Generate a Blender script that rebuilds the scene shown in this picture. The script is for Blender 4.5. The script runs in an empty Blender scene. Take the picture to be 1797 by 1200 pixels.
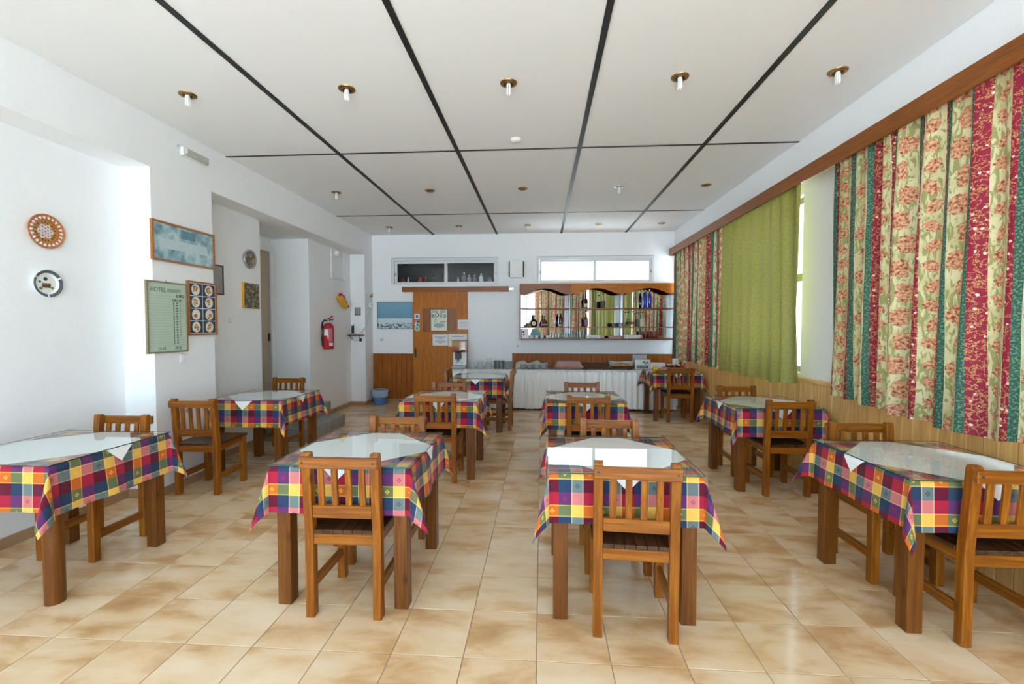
import bpy, bmesh, math, random
from mathutils import Vector, Matrix
random.seed(7)
PI = math.pi
SC = bpy.context.scene
COL = SC.collection
# ------------------------------------------------------------------ camera, light, exposure
F_PX, YAW, PITCH = 781.33, 0.0656, -0.0337          # fitted to the floor and ceiling joints, image 1797 px wide
cam = bpy.data.cameras.new('camera'); cam.sensor_width = 36.0; cam.lens = F_PX / 1797 * 36.0
cam.clip_start = 0.05; cam.clip_end = 200
cam_o = bpy.data.objects.new('camera', cam); COL.objects.link(cam_o)
cam_o.location = (0, 0, 1.5); cam_o.rotation_euler = (PI / 2 + PITCH, 0, YAW); SC.camera = cam_o

world = bpy.data.worlds.new('sky'); SC.world = world; world.use_nodes = True
WN = world.node_tree.nodes; WL = world.node_tree.links
bg = WN['Background']; bg.inputs['Color'].default_value = (0.63, 0.82, 1.0, 1); bg.inputs['Strength'].default_value = 1.3
sun = bpy.data.lights.new('sun', 'SUN'); sun.energy = 7.5; sun.angle = math.radians(0.6); sun.color = (0.93, 0.96, 1.0)
sun_o = bpy.data.objects.new('sun', sun); COL.objects.link(sun_o)
sun_o.rotation_euler = (-math.radians(28), 0, 0)          # high, from behind the buffet wall: it lights the terrace in front of the glazing
def portal(name, loc, rot, sx, sy):
    l = bpy.data.lights.new(name, 'AREA'); l.shape = 'RECTANGLE'; l.size = sx; l.size_y = sy
    l.cycles.is_portal = True
    o = bpy.data.objects.new(name, l); COL.objects.link(o); o.location = loc; o.rotation_euler = rot
# sky light enters through the glazed front, the right-hand windows and the rear transom
portal('front_glazing_portal', (-0.5, -2.28, 1.55), (PI / 2, 0, PI), 6.0, 2.9)
portal('right_window_portal', (2.88, 6.5, 1.95), (0, PI / 2, PI), 1.8, 3.6)
portal('right_window_portal_near', (2.88, 1.8, 1.95), (0, PI / 2, PI), 1.8, 4.0)
SC.view_settings.view_transform = 'Standard'; SC.view_settings.look = 'None'
SC.view_settings.exposure = 2.72; SC.view_settings.gamma = 1.0; SC.view_settings.use_curve_mapping = False
SC.cycles.max_bounces = 12; SC.cycles.diffuse_bounces = 7; SC.cycles.glossy_bounces = 5
SC.cycles.transmission_bounces = 8; SC.cycles.transparent_max_bounces = 16
SC.cycles.sample_clamp_indirect = 6.0; SC.cycles.caustics_reflective = False; SC.cycles.caustics_refractive = False

# ------------------------------------------------------------------ materials
def newmat(name):
    m = bpy.data.materials.new(name); m.use_nodes = True
    t = m.node_tree; b = t.nodes['Principled BSDF']
    return m, t, b
def nd(t, typ, ins=None, **props):
    n = t.nodes.new('ShaderNode' + typ)
    for k, v in props.items(): setattr(n, k, v)
    for k, v in (ins or {}).items():
        s = n.inputs[k]
        if isinstance(v, bpy.types.NodeSocket): t.links.new(v, s)
        else: s.default_value = v
    return n
def mth(t, op, a, b=None, c=None):
    ins = {0: a}
    if b is not None: ins[1] = b
    if c is not None: ins[2] = c
    return nd(t, 'Math', ins, operation=op).outputs[0]
def c4(c): return (c[0], c[1], c[2], 1.0)
def mix(t, f, a, b):
    n = t.nodes.new('ShaderNodeMix'); n.data_type = 'RGBA'
    for i, v in ((0, f), (6, a), (7, b)):
        if isinstance(v, bpy.types.NodeSocket): t.links.new(v, n.inputs[i])
        else: n.inputs[i].default_value = v if i == 0 else c4(v)
    return n.outputs[2]
def ramp(t, f, stops, interp='LINEAR'):
    n = t.nodes.new('ShaderNodeValToRGB'); r = n.color_ramp; r.interpolation = interp
    while len(r.elements) < len(stops): r.elements.new(0.5)
    for e, (p, c) in zip(r.elements, stops): e.position = p; e.color = c4(c)
    t.links.new(f, n.inputs[0]); return n.outputs[0]
def bump(t, b, h, strength=0.2, dist=0.01):
    n = nd(t, 'Bump', {'Height': h, 'Strength': strength, 'Distance': dist}); t.links.new(n.outputs[0], b.inputs['Normal'])
def noise(t, vec, scale, detail=3, rough=0.5, dist=0.0):
    n = nd(t, 'TexNoise', {'Scale': scale, 'Detail': detail, 'Roughness': rough, 'Distortion': dist})
    if vec is not None: t.links.new(vec, n.inputs['Vector'])
    return n.outputs[0]
def plain(name, col, rough=0.5, metal=0.0, spec=0.5, trans=0.0, alpha=None, coat=0.0, nz=0.0, nzs=30):
    m, t, b = newmat(name)
    b.inputs['Base Color'].default_value = c4(col); b.inputs['Roughness'].default_value = rough
    b.inputs['Metallic'].default_value = metal; b.inputs['Specular IOR Level'].default_value = spec
    b.inputs['Transmission Weight'].default_value = trans; b.inputs['Coat Weight'].default_value = coat
    if nz:
        o = nd(t, 'TexCoord').outputs['Object']
        f = noise(t, o, nzs)
        t.links.new(mix(t, f, [c * (1 - nz) for c in col], [min(1, c * (1 + nz)) for c in col]), b.inputs['Base Color'])
    return m
def plaster(name, col, bs=0.25):
    m, t, b = newmat(name); p = nd(t, 'NewGeometry').outputs['Position']
    f = noise(t, p, 1.3, 4); t.links.new(mix(t, f, [c * 0.97 for c in col], col), b.inputs['Base Color'])
    b.inputs['Roughness'].default_value = 0.85; b.inputs['Specular IOR Level'].default_value = 0.2
    h = mth(t, 'ADD', noise(t, p, 55, 3), noise(t, p, 9, 2)); bump(t, b, h, bs, 0.004); return m
def wood(name, lo, hi, axis, rough=0.36, scale=1.0, knots=0.8, coat=0.08, vary=0.25):
    m, t, b = newmat(name); o = nd(t, 'TexCoord').outputs['Object']
    r = nd(t, 'ObjectInfo').outputs['Random']
    off = nd(t, 'CombineXYZ', {0: mth(t, 'MULTIPLY', r, 37.0), 1: mth(t, 'MULTIPLY', r, 17.0), 2: mth(t, 'MULTIPLY', r, 53.0)}).outputs[0]
    v = nd(t, 'VectorMath', {0: o, 1: off}, operation='ADD').outputs[0]
    s = [34 * scale] * 3; s[axis] = 1.5 * scale
    g = nd(t, 'Mapping', {'Vector': v, 'Scale': s}).outputs[0]
    f = noise(t, g, 1.6, 5, 0.65, 0.5)
    big = noise(t, v, 3.0, 2)
    c = ramp(t, f, [(0.30, [x * 0.72 for x in lo]), (0.44, lo), (0.66, hi)])
    c = mix(t, mth(t, 'MULTIPLY', big, 0.45), c, [x * 0.8 for x in lo])
    if knots:
        s2 = [11 * scale] * 3; s2[axis] = 5.5 * scale
        vo = nd(t, 'TexVoronoi', {'Vector': nd(t, 'Mapping', {'Vector': v, 'Scale': s2}).outputs[0], 'Scale': 1.0, 'Randomness': 1.0})
        pick = mth(t, 'GREATER_THAN', nd(t, 'SeparateColor', {0: vo.outputs['Color']}).outputs[0], 0.72)
        kn = ramp(t, vo.outputs['Distance'], [(0.06, (1, 1, 1)), (0.16, (0.35, 0.35, 0.35)), (0.24, (0, 0, 0))])
        c = mix(t, mth(t, 'MULTIPLY', mth(t, 'MULTIPLY', kn, pick), knots), c, [x * 0.22 for x in lo])
    c = mix(t, mth(t, 'MULTIPLY', r, vary), c, [x * 0.62 for x in lo])
    t.links.new(c, b.inputs['Base Color']); b.inputs['Roughness'].default_value = rough
    b.inputs['Coat Weight'].default_value = coat; b.inputs['Coat Roughness'].default_value = 0.25
    b.inputs['Specular IOR Level'].default_value = 0.3
    bump(t, b, f, 0.08, 0.002); return m
def clearglass(name, tint, rough=0.0, refl=1.0, ior=1.5):
    m, t, b = newmat(name); t.nodes.remove(b)
    tr = nd(t, 'BsdfTransparent', {'Color': c4(tint)}); gl = nd(t, 'BsdfGlossy', {'Color': (1, 1, 1, 1), 'Roughness': rough})
    front = mth(t, 'SUBTRACT', 1.0, nd(t, 'NewGeometry').outputs['Backfacing'])      # one reflection per sheet, from its outer face
    fr = mth(t, 'MULTIPLY', mth(t, 'MULTIPLY', nd(t, 'Fresnel', {'IOR': ior}).outputs[0], refl), front)
    ms = nd(t, 'MixShader', {0: fr, 1: tr.outputs[0], 2: gl.outputs[0]})
    t.links.new(ms.outputs[0], t.nodes['Material Output'].inputs['Surface']); return m
def translucent(m, amount, col):
    t = m.node_tree; b = t.nodes['Principled BSDF']
    tl = nd(t, 'BsdfTranslucent')
    if isinstance(col, bpy.types.NodeSocket): t.links.new(col, tl.inputs['Color'])
    else: tl.inputs['Color'].default_value = c4(col)
    ms = nd(t, 'MixShader', {0: amount, 1: b.outputs[0], 2: tl.outputs[0]})
    t.links.new(ms.outputs[0], t.nodes['Material Output'].inputs['Surface'])

M = {}
M['wall'] = plaster('white_plaster', (0.88, 0.895, 0.91))
M['ceil'] = plaster('ceiling_board', (0.87, 0.88, 0.89), 0.12)
M['black'] = plain('black_strip', (0.012, 0.013, 0.015), 0.5)
M['grout'] = plain('grout', (0.36, 0.25, 0.17), 0.8)
for i, ax in enumerate('xyz'):
    M['chair_' + ax] = wood('chair_wood_' + ax, (0.225, 0.063, 0.0040), (0.45, 0.158, 0.011), i)
    M['seat_' + ax] = wood('seat_wood_' + ax, (0.055, 0.021, 0.008), (0.13, 0.055, 0.022), i, 0.3)
    M['table_' + ax] = wood('table_wood_' + ax, (0.135, 0.041, 0.005), (0.25, 0.085, 0.011), i)
    M['door_' + ax] = wood('door_wood_' + ax, (0.44, 0.128, 0.006), (0.64, 0.215, 0.014), i, 0.45, 1.5, 0.0, 0.0, 0.0)
    M['rail_' + ax] = wood('rail_wood_' + ax, (0.235, 0.066, 0.007), (0.36, 0.110, 0.013), i, 0.4, 1.2, 0.0, 0.2, 0.1)
    M['wain_' + ax] = wood('wainscot_wood_' + ax, (0.32, 0.083, 0.006), (0.50, 0.150, 0.012), i, 0.5, 1.2, 0.0, 0.0, 0.25)
    M['pine_' + ax] = wood('pine_wood_' + ax, (0.74, 0.43, 0.145), (0.92, 0.62, 0.26), i, 0.45, 0.8, 0.8, 0.1, 0.22)
def tile_mat():
    m, t, b = newmat('floor_tile'); p = nd(t, 'NewGeometry').outputs['Position']
    r = nd(t, 'ObjectInfo').outputs['Random']
    off = nd(t, 'CombineXYZ', {0: mth(t, 'MULTIPLY', r, 91.0), 1: mth(t, 'MULTIPLY', r, 57.0), 2: mth(t, 'MULTIPLY', r, 31.0)}).outputs[0]
    v = nd(t, 'VectorMath', {0: p, 1: off}, operation='ADD').outputs[0]
    g = nd(t, 'Mapping', {'Vector': v, 'Rotation': (0, 0, 0.9), 'Scale': (2.2, 5.2, 1)}).outputs[0]
    f = noise(t, g, 1.0, 4, 0.55, 0.3)
    c = ramp(t, f, [(0.30, (0.83, 0.655, 0.45)), (0.49, (0.75, 0.52, 0.30)), (0.62, (0.58, 0.325, 0.13)), (0.75, (0.45, 0.215, 0.07))])
    sp = noise(t, p, 160, 2)
    c = mix(t, mth(t, 'MULTIPLY', sp, 0.25), c, (0.88, 0.72, 0.52))
    t.links.new(c, b.inputs['Base Color'])
    b.inputs['Roughness'].default_value = 0.13; b.inputs['Specular IOR Level'].default_value = 0.55
    bump(t, b, noise(t, p, 14, 2), 0.03, 0.003); return m
M['tile'] = tile_mat()
M['skirt_tile'] = plain('skirting_tile', (0.40, 0.25, 0.14), 0.35, nz=0.25, nzs=6)
M['stone'] = plain('grey_stone', (0.30, 0.30, 0.29), 0.5, nz=0.35, nzs=9)

def plaid_mat():
    m, t, b = newmat('plaid_cloth'); uv = nd(t, 'UVMap').outputs[0]
    s = nd(t, 'SeparateXYZ', {0: uv}); c = 0.0625
    uu = mth(t, 'DIVIDE', s.outputs[0], c); vv = mth(t, 'DIVIDE', s.outputs[1], c)
    u3 = mth(t, 'FLOORED_MODULO', uu, 3.0); v3 = mth(t, 'FLOORED_MODULO', vv, 3.0)
    fu = mth(t, 'DIVIDE', u3, 3.0)
    rows = [((0.36, 0.014, 0.038), (0.105, 0.027, 0.115), (0.52, 0.165, 0.165)),
            ((0.115, 0.007, 0.025), (0.020, 0.043, 0.095), (0.125, 0.165, 0.17)),
            ((0.54, 0.125, 0.016), (0.125, 0.15, 0.065), (0.72, 0.43, 0.085))]
    rc = [ramp(t, fu, [(0.0, a), (0.3333, b_), (0.6667, c_)], 'CONSTANT') for a, b_, c_ in rows]
    g1 = mth(t, 'GREATER_THAN', v3, 1.0); g2 = mth(t, 'GREATER_THAN', v3, 2.0)
    col = mix(t, g2, mix(t, g1, rc[0], rc[1]), rc[2])
    # woven pin lines beside the light bands
    for x in (u3, v3):
        d1 = mth(t, 'LESS_THAN', mth(t, 'ABSOLUTE', mth(t, 'SUBTRACT', x, 2.07)), 0.022)
        d2 = mth(t, 'LESS_THAN', mth(t, 'ABSOLUTE', mth(t, 'SUBTRACT', x, 2.93)), 0.022)
        col = mix(t, mth(t, 'MULTIPLY', mth(t, 'MAXIMUM', d1, d2), 0.55), col, (0.85, 0.62, 0.22))
    # small woven flower in every second square
    a = mth(t, 'ABSOLUTE', mth(t, 'SUBTRACT', mth(t, 'FRACT', uu), 0.5)); d = mth(t, 'ABSOLUTE', mth(t, 'SUBTRACT', mth(t, 'FRACT', vv), 0.5))
    l1 = mth(t, 'ADD', a, d)
    ring = mth(t, 'MULTIPLY', mth(t, 'LESS_THAN', l1, 0.21), mth(t, 'GREATER_THAN', mth(t, 'ABSOLUTE', mth(t, 'SUBTRACT', a, d)), 0.03))
    par = mth(t, 'LESS_THAN', mth(t, 'FLOORED_MODULO', mth(t, 'ADD', mth(t, 'FLOOR', uu), mth(t, 'MULTIPLY', mth(t, 'FLOOR', vv), 1.0)), 2.0), 0.5)
    mc = ramp(t, mth(t, 'DIVIDE', v3, 3.0), [(0.0, (0.30, 0.02, 0.09)), (0.3333, (0.035, 0.035, 0.075)), (0.6667, (0.88, 0.52, 0.07))], 'CONSTANT')
    col = mix(t, mth(t, 'MULTIPLY', mth(t, 'MULTIPLY', ring, par), 0.7), col, mc)
    # thread
    th = mth(t, 'MULTIPLY', mth(t, 'SINE', mth(t, 'MULTIPLY', s.outputs[0], 3400.0)), mth(t, 'SINE', mth(t, 'MULTIPLY', s.outputs[1], 3400.0)))
    t.links.new(col, b.inputs['Base Color']); b.inputs['Roughness'].default_value = 0.85; b.inputs['Specular IOR Level'].default_value = 0.15
    b.inputs['Sheen Weight'].default_value = 0.1
    bump(t, b, th, 0.1, 0.001); return m
M['plaid'] = plaid_mat()

def curtain_mat():
    m, t, b = newmat('striped_floral_curtain'); uv = nd(t, 'UVMap').outputs[0]
    s = nd(t, 'SeparateXYZ', {0: uv}); R = 0.50
    wob = mth(t, 'MULTIPLY', mth(t, 'SUBTRACT', noise(t, uv, 3.0, 1), 0.5), 0.012)
    u = mth(t, 'ADD', s.outputs[0], wob); v = s.outputs[1]
    f = mth(t, 'FRACT', mth(t, 'DIVIDE', u, R))
    red, grn, crm = (0.23, 0.013, 0.032), (0.028, 0.085, 0.056), (0.58, 0.51, 0.30)
    base = ramp(t, f, [(0.0, red), (0.16, grn), (0.24, crm), (0.58, grn), (0.66, red), (0.73, crm)], 'CONSTANT')
    isc = ramp(t, f, [(0.0, (0, 0, 0)), (0.245, (1, 1, 1)), (0.575, (0, 0, 0)), (0.735, (1, 1, 1))], 'CONSTANT')
    isr = ramp(t, f, [(0.0, (1, 1, 1)), (0.16, (0, 0, 0)), (0.66, (1, 1, 1)), (0.73, (0, 0, 0))], 'CONSTANT')
    isg = ramp(t, f, [(0.0, (0, 0, 0)), (0.16, (1, 1, 1)), (0.24, (0, 0, 0)), (0.58, (1, 1, 1)), (0.66, (0, 0, 0))], 'CONSTANT')
    nz = noise(t, uv, 22, 4, 0.65); nz2 = noise(t, uv, 55, 3, 0.6); nz3 = noise(t, uv, 9, 3)
    # soft shading and leaf sprays on the cream ground
    col = mix(t, mth(t, 'MULTIPLY', isc, ramp(t, nz3, [(0.42, (0, 0, 0)), (0.62, (0.55, 0.55, 0.55))])), base, (0.40, 0.35, 0.14))
    lf = nd(t, 'TexNoise', {'Vector': nd(t, 'Mapping', {'Vector': uv, 'Rotation': (0, 0, 0.5), 'Scale': (2.4, 0.8, 1)}).outputs[0], 'Scale': 13.0, 'Detail': 3.0, 'Distortion': 1.4}).outputs[0]
    col = mix(t, mth(t, 'MULTIPLY', isc, ramp(t, lf, [(0.50, (0, 0, 0)), (0.56, (0.8, 0.8, 0.8))])), col, (0.21, 0.205, 0.055))
    # flower heads strung down the cream stripes
    for cen, per, rad, sw, ph in ((0.41, 0.165, 0.062, 0.026, 0.0), (0.865, 0.125, 0.042, 0.018, 0.4)):
        a = mth(t, 'MULTIPLY', mth(t, 'SUBTRACT', f, cen), R)
        a = mth(t, 'ADD', a, mth(t, 'MULTIPLY', mth(t, 'SINE', mth(t, 'MULTIPLY', v, PI / per)), sw))
        d = mth(t, 'MULTIPLY', mth(t, 'SUBTRACT', mth(t, 'FRACT', mth(t, 'ADD', mth(t, 'DIVIDE', v, per), ph)), 0.5), per)
        r = mth(t, 'SQRT', mth(t, 'ADD', mth(t, 'MULTIPLY', a, a), mth(t, 'MULTIPLY', d, d)))
        r = mth(t, 'ADD', r, mth(t, 'MULTIPLY', mth(t, 'SUBTRACT', nz, 0.5), 0.07))
        ptl = ramp(t, nz2, [(0.38, (0.19, 0.05, 0.02)), (0.46, (0.44, 0.165, 0.08)), (0.60, (0.62, 0.36, 0.215))])
        col = mix(t, mth(t, 'MULTIPLY', isc, mth(t, 'LESS_THAN', r, rad)), col, ptl)
    vor = nd(t, 'TexVoronoi', {'Vector': uv, 'Scale': 26.0, 'Randomness': 0.7}).outputs['Distance']
    vn = mth(t, 'ADD', vor, mth(t, 'MULTIPLY', mth(t, 'SUBTRACT', nz2, 0.5), 0.5))
    col = mix(t, mth(t, 'MULTIPLY', isr, mth(t, 'LESS_THAN', vn, 0.20)), col, (0.82, 0.55, 0.50))
    vine = mth(t, 'LESS_THAN', mth(t, 'ABSOLUTE', mth(t, 'SUBTRACT', nz, 0.5)), 0.016)
    col = mix(t, mth(t, 'MULTIPLY', mth(t, 'MULTIPLY', isr, vine), 0.8), col, (0.55, 0.33, 0.12))
    col = mix(t, mth(t, 'MULTIPLY', isg, ramp(t, noise(t, uv, 90, 2), [(0.50, (0, 0, 0)), (0.60, (0.6, 0.6, 0.6))])), col, (0.19, 0.32, 0.22))
    t.links.new(col, b.inputs['Base Color']); b.inputs['Roughness'].default_value = 0.7; b.inputs['Specular IOR Level'].default_value = 0.25
    bump(t, b, noise(t, uv, 18, 3), 0.35, 0.006)
    translucent(m, 0.06, col); return m
M['curtain'] = curtain_mat()
def green_mat():
    m, t, b = newmat('lime_curtain'); uv = nd(t, 'UVMap').outputs[0]
    c = ramp(t, noise(t, uv, 40, 3), [(0.35, (0.225, 0.205, 0.036)), (0.65, (0.285, 0.26, 0.055))])
    t.links.new(c, b.inputs['Base Color']); b.inputs['Roughness'].default_value = 0.6
    bump(t, b, noise(t, uv, 30, 2), 0.15, 0.003); translucent(m, 0.05, (0.46, 0.44, 0.12)); return m
M['lime'] = green_mat()
M['linen'] = plain('white_linen', (0.86, 0.88, 0.89), 0.8, spec=0.2, nz=0.04, nzs=200)
M['glass_top'] = clearglass('table_glass', (0.975, 0.99, 0.985), 0.005)
M['glass_edge'] = plain('glass_edge', (0.02, 0.07, 0.05), 0.1, spec=0.7)
M['pane'] = clearglass('window_pane', (0.97, 0.985, 0.98), 0.0)
M['alu'] = plain('white_aluminium', (0.72, 0.74, 0.75), 0.35)
M['aludark'] = plain('dark_gasket', (0.10, 0.105, 0.11), 0.5)
M['sash'] = plain('grey_green_frame', (0.28, 0.31, 0.24), 0.45)
M['mirror'] = plain('mirror_silver', (0.93, 0.94, 0.93), 0.01, 1.0)
M['white'] = plain('white_plastic', (0.80, 0.81, 0.80), 0.35)
M['porcelain'] = plain('porcelain', (0.80, 0.82, 0.83), 0.15, coat=0.4)
M['paper'] = plain('white_paper', (0.82, 0.82, 0.84), 0.7)
M['cream'] = plain('cream_paper', (0.78, 0.76, 0.62), 0.7)
M['ink'] = plain('dark_ink', (0.02, 0.025, 0.03), 0.6)
M['grey_ink'] = plain('grey_ink', (0.20, 0.22, 0.22), 0.6)
M['teal_ink'] = plain('teal_ink', (0.02, 0.13, 0.14), 0.6)
M['blue_ink'] = plain('blue_ink', (0.05, 0.09, 0.30), 0.6)
M['brass'] = plain('aged_brass', (0.34, 0.19, 0.065), 0.35, 0.85)
M['brown'] = plain('dark_brown', (0.055, 0.03, 0.018), 0.5)
M['redm'] = plain('red_enamel', (0.52, 0.012, 0.022), 0.25, coat=0.5)
M['yellow'] = plain('yellow_enamel', (0.78, 0.42, 0.01), 0.3, coat=0.4)
M['pinkf'] = plain('pink_flower', (0.62, 0.10, 0.26), 0.6)
M['bluep'] = plain('blue_plastic', (0.09, 0.22, 0.50), 0.35)
M['bluel'] = plain('pale_blue_plastic', (0.36, 0.47, 0.60), 0.3)
M['blackp'] = plain('black_plastic', (0.015, 0.015, 0.017), 0.4)
M['steel'] = plain('steel', (0.55, 0.56, 0.57), 0.3, 0.9)
M['greyp'] = plain('grey_plastic', (0.40, 0.42, 0.44), 0.4)
M['pink'] = plain('pink_plastic', (0.42, 0.25, 0.23), 0.3, nz=0.2, nzs=12)
M['amber'] = clearglass('amber_plastic', (0.80, 0.58, 0.30), 0.05)
M['basket'] = plain('dark_basket', (0.10, 0.045, 0.022), 0.6, nz=0.5, nzs=60)
M['basket2'] = plain('tan_basket', (0.34, 0.16, 0.055), 0.6, nz=0.5, nzs=60)
M['bread'] = plain('bread_crust', (0.56, 0.28, 0.09), 0.7, nz=0.35, nzs=14)
M['gcloth'] = plain('grey_printed_cloth', (0.60, 0.60, 0.56), 0.8, nz=0.35, nzs=40)
M['terra'] = plain('terracotta', (0.50, 0.17, 0.045), 0.35, coat=0.3, nz=0.12, nzs=20)
M['leaf'] = plain('dark_green_paint', (0.02, 0.085, 0.035), 0.5)
M['charcoal'] = plain('charcoal_glaze', (0.10, 0.12, 0.125), 0.3)
M['darkplate'] = plain('painted_plate', (0.16, 0.13, 0.09), 0.35, nz=0.9, nzs=28)
M['frame_o'] = wood('picture_frame_wood', (0.34, 0.12, 0.028), (0.50, 0.20, 0.05), 0, 0.35, 1, 0, 0.2, 0)
M['frame_d'] = plain('dark_frame', (0.11, 0.075, 0.045), 0.4)
M['frame_g'] = plain('olive_frame', (0.25, 0.21, 0.12), 0.4)
M['navy'] = plain('navy_print', (0.035, 0.055, 0.09), 0.6)
M['beige'] = plain('beige_door', (0.45, 0.36, 0.25), 0.45)
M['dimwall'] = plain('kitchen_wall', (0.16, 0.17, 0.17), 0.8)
M['outside'] = plain('white_render', (0.70, 0.72, 0.76), 0.8)
M['ground'] = plain('pale_paving', (0.62, 0.62, 0.61), 0.9)
M['boardgreen'] = plain('pale_green_board', (0.50, 0.62, 0.50), 0.6, nz=0.06, nzs=5)
M['grey_print'] = plain('grey_document', (0.30, 0.31, 0.31), 0.6, nz=0.3, nzs=45)
M['photo'] = plain('dark_photo', (0.15, 0.125, 0.10), 0.5, nz=0.95, nzs=32)
def mottle(name, stops, scale):
    m, t, b = newmat(name); o = nd(t, 'TexCoord').outputs['Object']
    t.links.new(ramp(t, noise(t, o, scale, 4, 0.7), stops), b.inputs['Base Color']); b.inputs['Roughness'].default_value = 0.4; return m
PST = [(0.36, (0.015, 0.02, 0.025)), (0.46, (0.10, 0.06, 0.03)), (0.54, (0.16, 0.17, 0.10)), (0.64, (0.55, 0.45, 0.32))]
M['photo'] = mottle('collage_print', PST, 26); M['darkplate'] = mottle('painted_plate_scene', PST, 24)
def blue_print():
    m, t, b = newmat('blue_toned_print'); o = nd(t, 'TexCoord').outputs['Object']
    f = noise(t, o, 9, 5, 0.6)
    t.links.new(ramp(t, f, [(0.34, (0.09, 0.20, 0.27)), (0.5, (0.30, 0.46, 0.52)), (0.62, (0.52, 0.64, 0.66))]), b.inputs['Base Color'])
    b.inputs['Roughness'].default_value = 0.35; return m
M['blueprint'] = blue_print()
def sea_print():
    m, t, b = newmat('sea_print'); o = nd(t, 'TexCoord').outputs['Object']; s = nd(t, 'SeparateXYZ', {0: o})
    n = noise(t, o, 30, 4)
    y = mth(t, 'ADD', mth(t, 'DIVIDE', s.outputs[1], 0.53), 0.5)
    c = ramp(t, y, [(0.0, (0.55, 0.66, 0.70)), (0.30, (0.60, 0.70, 0.74)), (0.385, (0.72, 0.78, 0.80)), (0.40, (0.16, 0.33, 0.46)), (0.62, (0.17, 0.36, 0.50)), (1.0, (0.25, 0.43, 0.56))])
    c = mix(t, mth(t, 'MULTIPLY', mth(t, 'LESS_THAN', y, 0.22), mth(t, 'GREATER_THAN', n, 0.52)), c, (0.06, 0.13, 0.16))
    c = mix(t, mth(t, 'MULTIPLY', mth(t, 'GREATER_THAN', y, 0.4), mth(t, 'MULTIPLY', n, 0.3)), c, (0.12, 0.28, 0.40))
    t.links.new(c, b.inputs['Base Color']); b.inputs['Roughness'].default_value = 0.35; return m
M['sea'] = sea_print()
def food_mat():
    m, t, b = newmat('food_print'); o = nd(t, 'TexCoord').outputs['Object']
    t.links.new(ramp(t, noise(t, o, 60, 3), [(0.35, (0.10, 0.10, 0.04)), (0.45, (0.45, 0.10, 0.06)), (0.55, (0.70, 0.40, 0.14)), (0.68, (0.80, 0.66, 0.40))]), b.inputs['Base Color']); return m
M['food'] = food_mat()
def bottle_glass(name, col, a=0.75):
    return clearglass(name, col, 0.02)
M['g_clear'] = clearglass('clear_bottle_glass', (0.88, 0.93, 0.91), 0.02)
M['g_amber'] = clearglass('amber_bottle_glass', (0.60, 0.30, 0.05), 0.02)
M['g_dark'] = plain('dark_bottle_glass', (0.035, 0.018, 0.008), 0.08, coat=0.4)
M['g_blue'] = plain('cobalt_bottle_glass', (0.01, 0.035, 0.42), 0.08, coat=0.4)
M['g_red'] = plain('dark_red_glass', (0.20, 0.03, 0.03), 0.15)
M['g_tumbler'] = clearglass('tumbler_glass', (0.82, 0.86, 0.86), 0.03)
M['teal'] = plain('teal_ceramic', (0.14, 0.34, 0.33), 0.3, nz=0.4, nzs=30)
def skirt_mat():
    m, t, b = newmat('buffet_skirt'); p = nd(t, 'NewGeometry').outputs['Position']
    b.inputs['Base Color'].default_value = (0.88, 0.88, 0.88, 1); b.inputs['Roughness'].default_value = 0.42
    b.inputs['Coat Weight'].default_value = 0.6; b.inputs['Coat Roughness'].default_value = 0.12
    bump(t, b, noise(t, p, 22, 3), 0.5, 0.012); return m
M['skirt'] = skirt_mat()

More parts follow.
